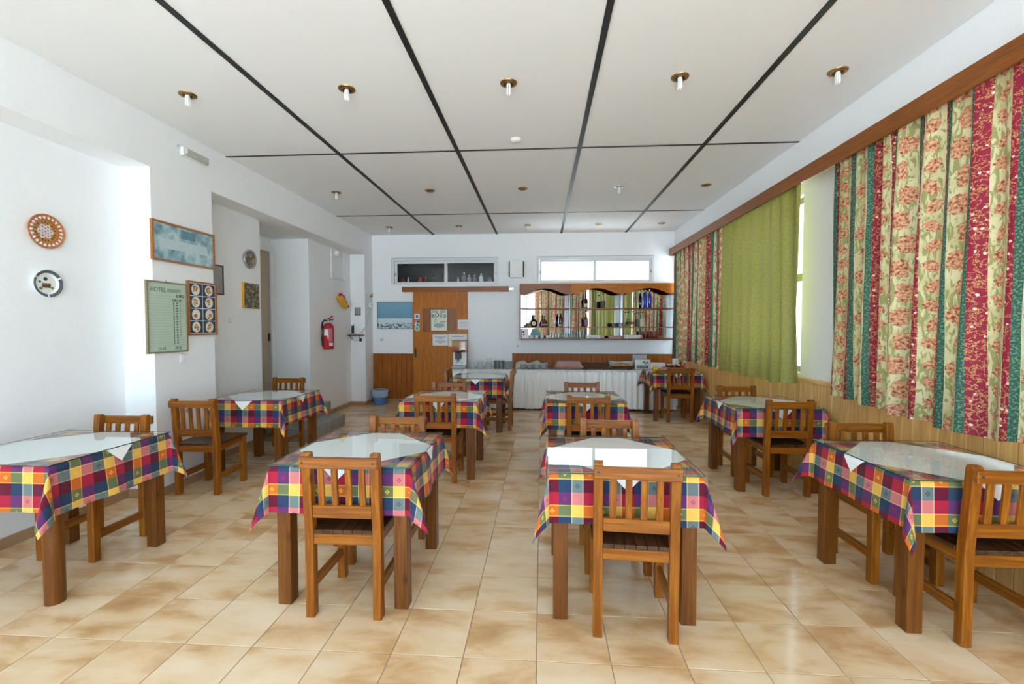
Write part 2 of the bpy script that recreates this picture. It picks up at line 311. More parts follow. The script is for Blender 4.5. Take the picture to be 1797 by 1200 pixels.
# ------------------------------------------------------------------ mesh helpers
class MB:
    def __init__(s): s.v = []; s.f = []; s.uv = None
    def quadmesh(s, verts, faces):
        o = len(s.v); s.v += [tuple(p) for p in verts]; s.f += [tuple(i + o for i in f) for f in faces]; return s
    def box(s, x0, x1, y0, y1, z0, z1):
        x0, x1 = sorted((x0, x1)); y0, y1 = sorted((y0, y1)); z0, z1 = sorted((z0, z1))
        return s.quadmesh([(x0, y0, z0), (x1, y0, z0), (x1, y1, z0), (x0, y1, z0), (x0, y0, z1), (x1, y0, z1), (x1, y1, z1), (x0, y1, z1)],
                          [(0, 3, 2, 1), (4, 5, 6, 7), (0, 1, 5, 4), (1, 2, 6, 5), (2, 3, 7, 6), (3, 0, 4, 7)])
    def cbox(s, c, sx, sy, sz): return s.box(c[0] - sx / 2, c[0] + sx / 2, c[1] - sy / 2, c[1] + sy / 2, c[2] - sz / 2, c[2] + sz / 2)
    def lathe(s, prof, n=20, c=(0, 0, 0), axis='z', caps=(1, 1)):
        vs = []; fs = []
        for r, z in prof:
            for k in range(n):
                a = 2 * PI * k / n; x, y = r * math.cos(a), r * math.sin(a)
                vs.append({'z': (x, y, z), 'y': (x, z, y), 'x': (z, x, y)}[axis])
        vs = [(p[0] + c[0], p[1] + c[1], p[2] + c[2]) for p in vs]
        for i in range(len(prof) - 1):
            for k in range(n):
                k2 = (k + 1) % n; fs.append((i * n + k, i * n + k2, (i + 1) * n + k2, (i + 1) * n + k))
        if caps[0]: fs.append(tuple(range(n - 1, -1, -1)))
        if caps[1]: fs.append(tuple((len(prof) - 1) * n + k for k in range(n)))
        return s.quadmesh(vs, fs)
    def tube(s, pts, r, n=8):
        pts = [Vector(p) for p in pts]; vs = []; fs = []
        for i, p in enumerate(pts):
            d = (pts[min(i + 1, len(pts) - 1)] - pts[max(i - 1, 0)]).normalized()
            a = d.cross(Vector((0, 0, 1))); a = d.cross(Vector((1, 0, 0))) if a.length < 1e-3 else a
            a.normalize(); b = d.cross(a); rr = r[i] if isinstance(r, (list, tuple)) else r
            for k in range(n):
                t = 2 * PI * k / n; vs.append(p + a * (rr * math.cos(t)) + b * (rr * math.sin(t)))
        for i in range(len(pts) - 1):
            for k in range(n):
                k2 = (k + 1) % n; fs.append((i * n + k, i * n + k2, (i + 1) * n + k2, (i + 1) * n + k))
        fs.append(tuple(range(n - 1, -1, -1))); fs.append(tuple((len(pts) - 1) * n + k for k in range(n)))
        return s.quadmesh(vs, fs)
    def loft(s, rects):      # stacked rectangles (x0,x1,y0,y1,z)
        vs = []; fs = []
        for x0, x1, y0, y1, z in rects: vs += [(x0, y0, z), (x1, y0, z), (x1, y1, z), (x0, y1, z)]
        for i in range(len(rects) - 1):
            for k in range(4): k2 = (k + 1) % 4; fs.append((4 * i + k, 4 * i + k2, 4 * i + 4 + k2, 4 * i + 4 + k))
        fs.append((3, 2, 1, 0)); n = 4 * (len(rects) - 1); fs.append((n, n + 1, n + 2, n + 3))
        return s.quadmesh(vs, fs)
    def sphere(s, c, rx, ry, rz, n=10, m=6):
        prof = [(math.sin(PI * i / m) if 0 < i < m else 0.02, -math.cos(PI * i / m)) for i in range(m + 1)]
        vs = []; fs = []
        for r, z in prof:
            for k in range(n): a = 2 * PI * k / n; vs.append((c[0] + rx * r * math.cos(a), c[1] + ry * r * math.sin(a), c[2] + rz * z))
        for i in range(m):
            for k in range(n): k2 = (k + 1) % n; fs.append((i * n + k, i * n + k2, (i + 1) * n + k2, (i + 1) * n + k))
        return s.quadmesh(vs, fs)
    def prism(s, poly, z0, z1):   # polygon in xy extruded along z
        n = len(poly); vs = [(x, y, z0) for x, y in poly] + [(x, y, z1) for x, y in poly]
        fs = [tuple(range(n - 1, -1, -1)), tuple(range(n, 2 * n))] + [(k, (k + 1) % n, n + (k + 1) % n, n + k) for k in range(n)]
        return s.quadmesh(vs, fs)
    def mesh(s, name, bevel=0, smooth=False, uv=None, seg=1):
        me = bpy.data.meshes.new(name); me.from_pydata(s.v, [], s.f)
        if uv is not None:
            l = me.uv_layers.new(name='UVMap')
            for lp in me.loops: l.data[lp.index].uv = uv[lp.vertex_index]
        if bevel:
            bm = bmesh.new(); bm.from_mesh(me)
            bmesh.ops.bevel(bm, geom=bm.edges[:] , offset=bevel, segments=seg, affect='EDGES', profile=0.7)
            bm.to_mesh(me); bm.free()
        if smooth:
            me.polygons.foreach_set('use_smooth', [True] * len(me.polygons))
            if smooth != 'all': me.set_sharp_from_angle(angle=math.radians(40))
        me.update(); return me
def obj(name, mb, mat, parent=None, bevel=0, smooth=False, uv=None):
    me = mb if isinstance(mb, bpy.types.Mesh) else mb.mesh(name, bevel, smooth, uv)
    if not me.materials: me.materials.append(M[mat] if isinstance(mat, str) else mat)
    o = bpy.data.objects.new(name, me); COL.objects.link(o)
    if parent is not None: o.parent = parent
    return o
def tag(o, label, cat, group=None):
    o['label'] = label; o['category'] = cat
    if group: o['group'] = group
    return o
def struct(name, mb, mat, parent=None, **k):
    o = obj(name, mb, mat, parent, **k)
    if parent is None: o['kind'] = 'structure'
    return o
def thing(name, label, cat, loc=(0, 0, 0), rz=0.0, group=None, rot=None):
    o = bpy.data.objects.new(name, None); COL.objects.link(o); o.location = loc; o.empty_display_size = 0.1
    o.rotation_euler = rot if rot else (0, 0, rz); return tag(o, label, cat, group)
def copy_thing(src, loc, rz, label, group=None):
    r = src.copy(); COL.objects.link(r); r.location = loc; r.rotation_euler = (0, 0, rz); r['label'] = label
    if group: r['group'] = group
    for ch in src.children:
        c = ch.copy(); COL.objects.link(c); c.parent = r
        for g in ch.children: d = g.copy(); COL.objects.link(d); d.parent = c
    return r
ROT = {'left': (PI / 2, 0, PI / 2), 'back': (PI / 2, 0, 0), 'right': (PI / 2, 0, -PI / 2)}   # local x right, y up, z out of the wall
def on_wall(name, label, cat, face, p, group=None): return thing(name, label, cat, p, rot=ROT[face], group=group)
def text(name, body, size, loc, mat, parent, align='LEFT', rotz=0):
    cu = bpy.data.curves.new(name, 'FONT'); cu.body = body; cu.size = size; cu.extrude = 0.0005; cu.align_x = align; cu.offset = size * 0.022
    cu.resolution_u = 3; cu.materials.append(M[mat]); o = bpy.data.objects.new(name, cu); COL.objects.link(o)
    me = o.to_mesh(); me2 = bpy.data.meshes.new(name); me2.from_pydata([v.co[:] for v in me.vertices], [], [tuple(p.vertices) for p in me.polygons]); o.to_mesh_clear()
    bpy.data.objects.remove(o); me2.materials.append(M[mat]); o = bpy.data.objects.new(name, me2); COL.objects.link(o)
    o.parent = parent; o.location = loc; o.rotation_euler = (0, 0, rotz); return o
def holes(u0, u1, z0, z1, hs, mk):     # boxes that fill a wall rectangle around its openings
    us = sorted({u0, u1, *[h[0] for h in hs], *[h[1] for h in hs]}); zs = sorted({z0, z1, *[h[2] for h in hs], *[h[3] for h in hs]})
    for a, b in zip(us, us[1:]):
        run = None
        for c, d in zip(zs, zs[1:]):
            um, zm = (a + b) / 2, (c + d) / 2
            inside = any(h[0] < um < h[1] and h[2] < zm < h[3] for h in hs)
            if not inside: mk(a, b, c, d)

# ------------------------------------------------------------------ room shell
H, YB, XL, XN, XR, XRB, YF = 3.31, 8.68, -3.35, -3.63, 2.64, 2.51, -2.2
ZB = 2.875                                            # underside of the left beam
# floor: grout bed with single tiles
floor = struct('floor', MB().box(-4.3, XR, YF, YB, -0.06, -0.0025), 'grout')
TS, U0, V0 = 1 / 3, -0.0181, 1.9548
def project(x, y, z):
    dx, dy, dz = x, y, z - 1.5
    cy, sy, cp, sp = math.cos(YAW), math.sin(YAW), math.cos(PITCH), math.sin(PITCH)
    r = dx * cy + dy * sy; f0 = -dx * sy + dy * cy; f = f0 * cp + dz * sp; u = -f0 * sp + dz * cp
    return (898.5 + F_PX * r / f, 600 - F_PX * u / f) if f > 0.05 else (9e9, 9e9)
tiles = []
for i in range(-12, 9):
    for j in range(-13, 22):
        x0 = max(U0 + i * TS, XN); x1 = min(U0 + (i + 1) * TS, XR - 0.02); y0 = max(V0 + j * TS, YF); y1 = min(V0 + (j + 1) * TS, YB)
        if x1 - x0 < 0.03 or y1 - y0 < 0.03: continue
        px = [project(a, b, 0) for a in (x0, x1) for b in (y0, y1)]
        vis = any(-5 < p[0] < 1802 and 560 < p[1] < 1205 for p in px)
        tiles.append((0 if vis else 1, y0, x0, x1, y1))
tiles.sort(key=lambda t: (t[0], t[1]))
cache = {}; rest = MB(); g = 0.0021
for n, (hid, y0, x0, x1, y1) in enumerate(tiles):
    if not hid and n < 295 and y0 < 6.6:
        k = (round(x1 - x0, 3), round(y1 - y0, 3))
        if k not in cache: cache[k] = MB().box(-k[0] / 2 + g, k[0] / 2 - g, -k[1] / 2 + g, k[1] / 2 - g, -0.008, 0).mesh('tile', 0.0008)
        o = obj('tile', cache[k], 'tile', floor); o.location = ((x0 + x1) / 2, (y0 + y1) / 2, random.uniform(-0.0004, 0.0002))
    else: rest.box(x0 + g, x1 - g, y0 + g, y1 - g, -0.008, 0)
fo = obj('far_tile', rest, 'tile', floor); fo['kind'] = 'stuff'

# ceiling: boards with black cover strips
ceil = struct('ceiling', MB().box(-4.5, XR + 0.2, YF, YB + 0.2, H + 0.012, H + 0.12), 'ceil')
CX = [XL, -2.112, -0.863, 0.381, 1.607, XRB]; CY = [YF, -0.49, 2.05, 4.591, 7.133, YB]
for a, b in zip(CX, CX[1:]):
    for c, d in zip(CY, CY[1:]):
        o = obj('ceiling_panel', MB().box(a + 0.004, b - 0.004, c + 0.004, d - 0.004, H, H + 0.012), 'ceil', ceil)
for x in CX[1:-1]: obj('cover_strip', MB().box(x - 0.020, x + 0.020, YF, YB, H - 0.008, H + 0.001), 'black', ceil)
for y in CY[1:-1]: obj('cover_strip', MB().box(XL, XRB, y - 0.011, y + 0.011, H - 0.006, H + 0.001), 'black', ceil)

# back wall with the two transoms
WLo, WRo = (-2.945, -0.835, 2.335, 2.85), (-0.075, 2.135, 2.36, 2.855)
mb = MB(); holes(-4.5, XR + 0.2, -0.06, H + 0.1, [WLo, WRo], lambda a, b, c, d: mb.box(a, b, YB, YB + 0.18, c, d)); struct('wall_back', mb, 'wall')
def transom(n, o4, split):
    x0, x1, z0, z1 = o4
    w = struct('window_%d' % n, MB().box(x0, x1, YB - 0.012, YB + 0.10, z1 - 0.045, z1).box(x0, x1, YB - 0.012, YB + 0.10, z0, z0 + 0.02)
               .box(x0, x0 + 0.035, YB - 0.012, YB + 0.10, z0 + 0.02, z1 - 0.045).box(x1 - 0.035, x1, YB - 0.012, YB + 0.10, z0 + 0.02, z1 - 0.045), 'alu')
    for k, (a, b) in enumerate(((x0 + 0.037, split + 0.03), (split - 0.03, x1 - 0.037))):
        y = YB + (0.045 if k == 0 else 0.018); t = 0.05
        s = obj('sash', MB().box(a, b, y, y + 0.022, z1 - 0.047 - t, z1 - 0.047).box(a, b, y, y + 0.022, z0 + 0.022, z0 + 0.022 + 0.03)
                .box(a, a + t, y, y + 0.022, z0 + 0.052, z1 - 0.047 - t).box(b - t, b, y, y + 0.022, z0 + 0.052, z1 - 0.047 - t), 'alu', w)
        obj('pane', MB().box(a + t, b - t, y + 0.009, y + 0.013, z0 + 0.05, z1 - 0.095), 'pane', s)
        e = a + 0.012 if k == 0 else b - 0.012
        obj('latch', MB().box(e - 0.006, e + 0.006, y - 0.012, y, z0 + 0.18, z0 + 0.23), 'aludark', s)
    obj('gasket', MB().box(x0, x1, YB - 0.016, YB - 0.001, z1, z1 + 0.010).box(x0 - 0.010, x0, YB - 0.016, YB - 0.001, z0, z1 + 0.010), 'greyp', w)
transom(1, WLo, -1.875); transom(2, WRo, 1.025)
# kitchen behind the first transom
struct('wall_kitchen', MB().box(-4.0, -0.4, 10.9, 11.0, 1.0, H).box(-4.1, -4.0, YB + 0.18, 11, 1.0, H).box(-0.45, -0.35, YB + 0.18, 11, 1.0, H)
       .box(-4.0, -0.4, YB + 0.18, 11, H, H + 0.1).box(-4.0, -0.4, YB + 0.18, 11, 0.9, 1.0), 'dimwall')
struct('trim_kitchen_shelf', MB().box(-3.4, -0.5, YB + 0.181, YB + 0.45, 2.33, 2.355), 'greyp')

# left side: beam, pillars, niches and the door recess
struct('wall_left', MB().box(XN - 0.2, XN, YF, 5.565, -0.06, H).box(XN - 0.2, XN, 6.77, YB, -0.06, H)
       .box(XN, XL, YF, YB, ZB, H + 0.05).box(-4.6, XN, 5.565, 6.77, ZB, H + 0.05), 'wall')
struct('wall_pillar', MB().box(XN, XL, 3.65, 4.365, -0.05, ZB), 'wall')
struct('wall_pillar', MB().box(XN, XL, 8.29, YB, -0.05, ZB), 'wall')
struct('wall_recess', MB().box(-4.6, XN - 0.2, 5.36, 5.565, 0, ZB).box(-4.6, XN - 0.2, 6.77, 6.97, 0, ZB).box(-4.62, -4.24, 5.36, 6.97, 0, ZB), 'wall')
d2 = struct('door_2', MB().box(-4.24, -4.20, 5.65, 6.66, 0.345, 2.66), 'beige')
obj('door_frame', MB().box(-4.24, -4.17, 6.66, 6.74, 0.345, 2.74).box(-4.24, -4.17, 5.57, 5.65, 0.345, 2.74).box(-4.24, -4.17, 5.65, 6.66, 2.66, 2.74), 'white', d2)
obj('door_edge', MB().box(-4.2, -4.19, 6.63, 6.66, 0.345, 2.66), 'greyp', d2)
obj('lock', MB().box(-4.2, -4.18, 6.60, 6.63, 1.28, 1.40), 'blackp', d2)
st = thing('entrance_step', 'grey stone double step below the recessed doorway', 'step', (-3.5, 6.05, 0)); ox, oy = 3.5, -6.05
obj('lower_step', MB().box(-3.0 + ox, -3.62 + ox, 5.58 + oy, 6.60 + oy, 0, 0.165), 'stone', st, bevel=0.004)
obj('upper_step', MB().box(-3.30 + ox, -4.235 + ox, 5.57 + oy, 6.765 + oy, 0.166, 0.338), 'stone', st, bevel=0.004)
bb = 0.075
struct('baseboard_left', MB().box(XN, XN + 0.012, YF, 3.65, 0, bb).box(XN, XL + 0.012, 3.638, 3.65, 0, bb).box(XL, XL + 0.012, 3.638, 4.377, 0, bb)
       .box(XN, XL + 0.012, 4.365, 4.377, 0, bb).box(XN, XN + 0.012, 4.377, 5.55, 0, bb).box(XN, XN + 0.012, 6.78, 8.29, 0, bb)
       .box(XN, XL + 0.012, 8.278, 8.29, 0, bb).box(XL, XL + 0.012, 8.278, YB, 0, bb), 'skirt_tile')
struct('baseboard_back', MB().box(XL + 0.012, -2.53, YB - 0.012, YB, 0, 0.068).box(-1.44, 2.5, YB - 0.012, YB, 0, 0.068), 'skirt_tile')

# right side: beam over a windowed wall, pine wainscot
W3, W4 = (4.72, 8.35, 1.03, 2.84), (-0.25, 3.72, 1.03, 2.84)
mb = MB(); holes(YF, YB, -0.06, 2.95, [W3, W4], lambda a, b, c, d: mb.box(XR, XR + 0.2, a, b, c, d)); mb.box(XRB, XR + 0.2, YF, YB, 2.95, H + 0.05); struct('wall_right', mb, 'wall')
def side_window(n, h, k):
    y0, y1, z0, z1 = h; x = XR + 0.07
    w = struct('window_%d' % n, MB().box(x, x + 0.06, y0, y1, z1 - 0.06, z1).box(x, x + 0.06, y0, y1, z0, z0 + 0.06)
               .box(x, x + 0.06, y0, y0 + 0.05, z0 + 0.06, z1 - 0.06).box(x, x + 0.06, y1 - 0.05, y1, z0 + 0.06, z1 - 0.06), 'sash')
    st_ = (y1 - y0 - 0.1) / k
    for q in range(k):
        a = y0 + 0.05 + q * st_; b = a + st_
        if q: obj('mullion', MB().box(x, x + 0.06, a - 0.03, a + 0.03, z0 + 0.06, z1 - 0.06), 'sash', w)
        obj('transom_bar', MB().box(x + 0.005, x + 0.055, a, b, 1.98, 2.06), 'sash', w)
        obj('pane', MB().box(x + 0.028, x + 0.032, a, b, z0 + 0.06, 1.98), 'pane', w)
        obj('pane', MB().box(x + 0.028, x + 0.032, a, b, 2.06, z1 - 0.06), 'pane', w)
side_window(3, W3, 3); side_window(4, W4, 3)
pw = struct('wall_wainscot_right', MB().box(XR - 0.012, XR - 0.001, YF, YB, 0.0, 0.95), 'brown')
y = YF
while y < YB - 0.01:
    b_ = min(y + 0.098, YB)
    if y > 0.6 or y < -9: obj('plank', MB().box(XR - 0.026, XR - 0.012, y + 0.0012, b_ - 0.0012, 0.005, 0.957), 'pine_z', pw, bevel=0.004)
    y = b_
mb = MB(); y = YF
while y < 0.6: mb.box(XR - 0.026, XR - 0.012, y + 0.001, y + 0.097, 0.005, 0.957); y += 0.098
obj('plank_run', mb, 'pine_z', pw)
obj('cap_rail', MB().box(XR - 0.042, XR, YF, YB, 0.957, 0.992), 'pine_y', pw, bevel=0.003)
# reddish wainscot on the back wall
def back_wain(name, x0, x1, z1):
    w = struct(name, MB().box(x0, x1, YB - 0.008, YB - 0.001, 0.069, z1), 'brown'); x = x0
    while x < x1 - 0.005:
        b = min(x + 0.096, x1); obj('plank', MB().box(x + 0.0015, b - 0.0015, YB - 0.02, YB - 0.008, 0.07, z1), 'wain_z', w, bevel=0.004); x = b
    return w
back_wain('wall_wainscot_back', -3.345, -2.535, 0.972); back_wain('wall_wainscot_back', -0.565, 2.50, 0.985)
# front wall behind the viewer: a glazed shop front
FO = [(-3.45, -1.6, 0.1, 2.95), (-1.5, 0.45, 0.1, 2.95), (0.55, 2.45, 0.1, 2.95)]
mb = MB(); holes(-4.5, XR + 0.2, -0.06, H + 0.1, FO, lambda a, b, c, d: mb.box(a, b, YF - 0.15, YF, c, d)); struct('wall_front', mb, 'wall')
for n, (a, b, c, d) in enumerate(FO):
    w = struct('window_%d' % (5 + n), MB().box(a, b, YF - 0.1, YF - 0.05, d - 0.06, d).box(a, b, YF - 0.1, YF - 0.05, c, c + 0.08).box(a, a + 0.05, YF - 0.1, YF - 0.05, c + 0.08, d - 0.06).box(b - 0.05, b, YF - 0.1, YF - 0.05, c + 0.08, d - 0.06), 'alu')
    obj('pane', MB().box(a + 0.05, b - 0.05, YF - 0.078, YF - 0.072, c + 0.08, d - 0.06), 'pane', w)
# outdoors
struct('added_sun_shield', MB().box(-0.34, XR + 0.3, YB + 0.181, YB + 1.25, H + 0.03, H + 0.10), 'white')  # unseen slab, added only to keep the sun out of the rear transom
struct('ground', MB().box(-30, 30, -30, 40, -0.3, -0.12), 'ground')
bl = thing('neighbour_building', 'pale gabled building outside the rear transom window', 'building', (4.4, 16.0, -0.12))
obj('wall', MB().quadmesh([(-2.6, 0, 0), (4.0, 0, 0), (4.0, 0, 4.35), (-0.35, 0, 4.35), (-0.6, 0, 4.35), (-2.6, 0, 3.1),
                           (-2.6, 5, 0), (4.0, 5, 0), (4.0, 5, 4.35), (-0.35, 5, 4.35), (-0.6, 5, 4.35), (-2.6, 5, 3.1)],
    [(0, 1, 2, 3, 4, 5), (11, 10, 9, 8, 7, 6), (0, 5, 11, 6), (1, 7, 8, 2), (2, 8, 9, 3), (3, 9, 10, 4), (4, 10, 11, 5), (0, 6, 7, 1)]), 'outside', bl)
obj('roof_edge', MB().box(-0.35, 4.2, -0.25, 5.2, 4.36, 4.46), 'white', bl)
obj('corner_post', MB().box(-0.55, -0.2, -0.12, -0.002, 0, 4.34), 'white', bl)
# ------------------------------------------------------------------ chairs
def rake(z): return -0.03 * max(0.0, z - 0.45) / 0.415
def make_chair(label):
    t = thing('dining_chair', label, 'chair', group='wooden dining chairs')
    for s in (-1, 1):
        x = s * 0.1775
        obj('back_leg', MB().loft([(x - 0.0225, x + 0.0225, -0.205, -0.157, 0), (x - 0.0225, x + 0.0225, -0.205, -0.157, 0.45),
                                   (x - 0.0225, x + 0.0225, -0.205 + rake(0.855), -0.160 + rake(0.855), 0.853), (x - 0.0225, x + 0.0225, -0.195 + rake(0.865), -0.165 + rake(0.865), 0.866)]), 'chair_z', t, bevel=0.003)
        obj('front_leg', MB().box(x - 0.0225, x + 0.0225, 0.157, 0.205, 0, 0.440), 'chair_z', t, bevel=0.003)
        obj('side_apron', MB().box(x - 0.011, x + 0.011, -0.157, 0.157, 0.385, 0.441), 'chair_y', t, bevel=0.002)
        obj('stretcher', MB().box(x - 0.011, x + 0.011, -0.157, 0.157, 0.135, 0.185), 'chair_y', t, bevel=0.002)
    r = rake(0.82)
    tr = obj('top_rail', MB().box(-0.202, 0.202, -0.229 + r, -0.2055 + r, 0.793, 0.850), 'chair_x', t, bevel=0.004)
    for s in (-1, 1): obj('bolt', MB().lathe([(0.006, -0.2305 + r), (0.006, -0.2285 + r)], 8, (s * 0.18, 0, 0.824), 'y'), 'blackp', tr)
    obj('lower_rail', MB().box(-0.155, 0.155, -0.200 + rake(0.56), -0.172 + rake(0.56), 0.525, 0.590), 'chair_x', t, bevel=0.003)
    for k in range(4):
        x = (k - 1.5) * 0.0715; w = 0.0155
        obj('back_slat', MB().loft([(x - w, x + w, -0.196 + rake(z), -0.180 + rake(z), z) for z in (0.5905, 0.7925)] + [(x - w, x + w, -0.2 + rake(0.80), -0.184 + rake(0.80), 0.805)]), 'chair_z', t, bevel=0.002)
    obj('rear_apron', MB().box(-0.155, 0.155, -0.200, -0.176, 0.385, 0.441), 'chair_x', t, bevel=0.003)
    obj('front_apron', MB().box(-0.155, 0.155, 0.172, 0.196, 0.385, 0.441), 'chair_x', t, bevel=0.003)
    for k in range(6):
        x = (k - 2.5) * 0.0515
        obj('seat_slat', MB().box(x - 0.0249, x + 0.0249, -0.203, 0.215, 0.4415, 0.464), 'seat_y', t, bevel=0.0025)
    for s in (-1, 1): obj('seat_slat', MB().box(s * 0.1555, s * 0.204, -0.155, 0.215, 0.4415, 0.464), 'seat_y', t, bevel=0.0025)
    return t
CH = [  # centre x, y of the back legs, facing (0 towards the buffet, 1 towards the camera), label
 (-1.01, 2.200, 0, 'bright orange wooden chair, back to us, at the front table left of the aisle', 0.0),
 (0.465, 2.135, 0, 'bright orange wooden chair turned slightly at the front table right of the aisle', -0.07),
 (2.165, 2.190, 0, 'wooden chair cut off by the picture edge at the front table beside the floral curtain', 0.0),
 (-3.074, 3.760, 0, 'wooden chair pulled out from its table below the green menu board', 0.03),
 (-1.01, 4.200, 0, 'wooden chair with its back to us at the second table left of the aisle', 0.0),
 (0.44, 4.195, 0, 'wooden chair with its back to us at the middle table before the buffet', 0.0),
 (2.165, 4.050, 0, 'wooden chair with its back to us at the table below the lime curtain', 0.02),
 (2.172, 7.10, 0, 'wooden chair with its back to us at the breakfast table in the far corner', 0.0),
 (-3.03, 2.985, 1, 'wooden chair behind the front table under the two wall plates', 0.0),
 (-1.02, 3.07, 1, 'pale worn wooden chair facing us behind the front table left of the aisle', 0.0),
 (0.468, 3.06, 1, 'orange wooden chair facing us behind the front table right of the aisle', 0.0),
 (2.12, 3.06, 1, 'wooden chair facing us behind the front table beside the floral curtain', 0.0),
 (-3.18, 5.37, 1, 'wooden chair facing us in front of the grey doorway steps', 0.0),
 (-1.07, 5.09, 1, 'pinkish worn wooden chair facing us behind the second table left of the aisle', 0.0),
 (0.47, 5.14, 1, 'wooden chair facing us before the pleated buffet skirt', 0.0),
 (2.12, 4.94, 1, 'wooden chair facing us against the pine panelling below the lime curtain', 0.0)]
chair0 = None
for x, yb, f, lab, rz in CH:
    loc = (x, yb + 0.18 if f == 0 else yb - 0.18, 0); ang = rz + (0 if f == 0 else PI)
    if chair0 is None: chair0 = make_chair(lab); chair0.location = loc; chair0.rotation_euler = (0, 0, ang)
    else: copy_thing(chair0, loc, ang, lab)
copy_thing(chair0, (-0.635, 6.58, 0), PI / 2, 'wooden chair seen side-on at the aisle end of the table before the buffet')
copy_thing(chair0, (-1.19, 6.62, 0), -PI / 2, 'wooden chair mostly hidden at the door end of the table before the buffet')

# ------------------------------------------------------------------ tables, cloths, toppers, glass sheets
HT, ZT = 0.378, 0.760
def make_table(label, round_leg=False):
    t = thing('dining_table', label, 'table', group='wooden dining tables')
    for sx in (-1, 1):
        for sy in (-1, 1):
            x, y = sx * 0.32, sy * 0.32
            if round_leg and sx > 0 and sy < 0: obj('leg', MB().lathe([(0.044, 0), (0.045, 0.01), (0.045, 0.70)], 24, (x, y, 0)), 'table_z', t, smooth=True)
            else: obj('leg', MB().box(x - 0.037, x + 0.037, y - 0.037, y + 0.037, 0, 0.70), 'table_z', t, bevel=0.003)
    for s in (-1, 1):
        obj('apron', MB().box(-0.282, 0.282, s * 0.32 - 0.012, s * 0.32 + 0.012, 0.62, 0.70), 'table_x', t)
        obj('apron', MB().box(s * 0.32 - 0.012, s * 0.32 + 0.012, -0.282, 0.282, 0.62, 0.70), 'table_y', t)
    obj('tabletop', MB().box(-0.374, 0.374, -0.374, 0.374, 0.7005, ZT), 'table_x', t, bevel=0.004)
    return t
def cloth_mesh(rng, over=(0.25, 0.25, 0.25, 0.25), fold=0.44, uvo=(0, 0), flare=0.05, lim=(-9, 9, -9, 9)):
    # over: hang at -x, +x, -y, +y
    def axis(lo, hi):
        a = HT; k1, k2 = 14, 26
        return [-a - lo + lo * i / k1 for i in range(k1)] + [-a + 2 * a * i / k2 for i in range(k2)] + [a + hi * i / k1 for i in range(k1 + 1)]
    us, vs = axis(over[0], over[1]), axis(over[2], over[3]); ph = [rng.uniform(0, 6.28) for _ in range(8)]
    folds = {(sx, sy): fold * rng.uniform(0.75, 1.25) for sx in (-1, 1) for sy in (-1, 1)}
    twist = {(sx, sy): rng.uniform(-0.5, 0.5) for sx in (-1, 1) for sy in (-1, 1)}
    pts = []; uv = []
    for v in vs:
        for u in us:
            du, dv = max(0, abs(u) - HT), max(0, abs(v) - HT); sx, sy = (1 if u > 0 else -1), (1 if v > 0 else -1)
            x, y, z = max(-HT, min(HT, u)), max(-HT, min(HT, v)), 0.0
            if du > 0 and dv == 0:
                w = max(0.0, 1 - (abs(v) / HT) ** 4); q = 0 if sx < 0 else 1
                ti = flare + w * (0.05 * math.sin(v * 13 + ph[q]) + 0.03 * math.sin(v * 24 + ph[q + 2]))
                x += sx * (0.003 + du * math.sin(max(0.02, ti))); z -= du * math.cos(ti)
            elif dv > 0 and du == 0:
                w = max(0.0, 1 - (abs(u) / HT) ** 4); q = 4 if sy < 0 else 5
                ti = flare * 0.6 + w * (0.025 * math.sin(u * 12 + ph[q]) + 0.015 * math.sin(u * 22 + ph[q + 2]))
                y += sy * (0.003 + dv * math.sin(max(0.02, ti))); z -= dv * math.cos(ti)
            elif du > 0 and dv > 0:
                r = math.hypot(du, dv); th = math.atan2(dv, du); k = math.sin(2 * th)
                t0 = flare * (math.cos(th) ** 2) + flare * 0.6 * (math.sin(th) ** 2)
                ti = t0 + folds[sx, sy] * k ** 1.6
                az = th + twist[sx, sy] * k * 0.6
                x += sx * (0.003 * math.cos(th) + r * math.sin(ti) * math.cos(az)); y += sy * (0.003 * math.sin(th) + r * math.sin(ti) * math.sin(az)); z -= r * math.cos(ti)
            x = max(lim[0], min(lim[1], x)); y = max(lim[2], min(lim[3], y))      # stops at the wall it hangs against
            pts.append((x, y, ZT + 0.0015 + z)); uv.append((u + uvo[0], v + uvo[1]))
    nu = len(us); fs = [(j * nu + i, j * nu + i + 1, (j + 1) * nu + i + 1, (j + 1) * nu + i) for j in range(len(vs) - 1) for i in range(nu - 1)]
    return MB().quadmesh(pts, fs), uv
def topper_mesh(rng, d=0.462, off=(0, 0)):
    n = 40; pts = []; fs = []; dx, dy = off
    for j in range(n + 1):
        for i in range(n + 1):
            a, b = (i / n * 2 - 1) * d / 2, (j / n * 2 - 1) * d / 2
            x, y, z = a - b + dx, a + b + dy, 0.0; lim = HT + 0.003
            for k in (0, 1):
                c = x if k == 0 else y
                if abs(c) > lim:
                    e = abs(c) - lim; c2 = math.copysign(lim + 0.008 + e * 0.13, c); z -= e
                    if k == 0: x = c2
                    else: y = c2
            pts.append((x, y, ZT + 0.0035 + z))
    fs = [(j * (n + 1) + i, j * (n + 1) + i + 1, (j + 1) * (n + 1) + i + 1, (j + 1) * (n + 1) + i) for j in range(n) for i in range(n)]
    return MB().quadmesh(pts, fs)
def glass_sheet(label):
    me = MB().box(-0.384, 0.384, -0.384, 0.384, ZT + 0.0055, ZT + 0.0115).mesh('glass_sheet')
    me.materials.append(M['glass_top']); me.materials.append(M['glass_edge'])
    for p in me.polygons: p.material_index = 0 if abs(p.normal.z) > 0.5 else 1
    o = bpy.data.objects.new('glass_sheet', me); COL.objects.link(o); return tag(o, label, 'glass sheet', 'glass table sheets')
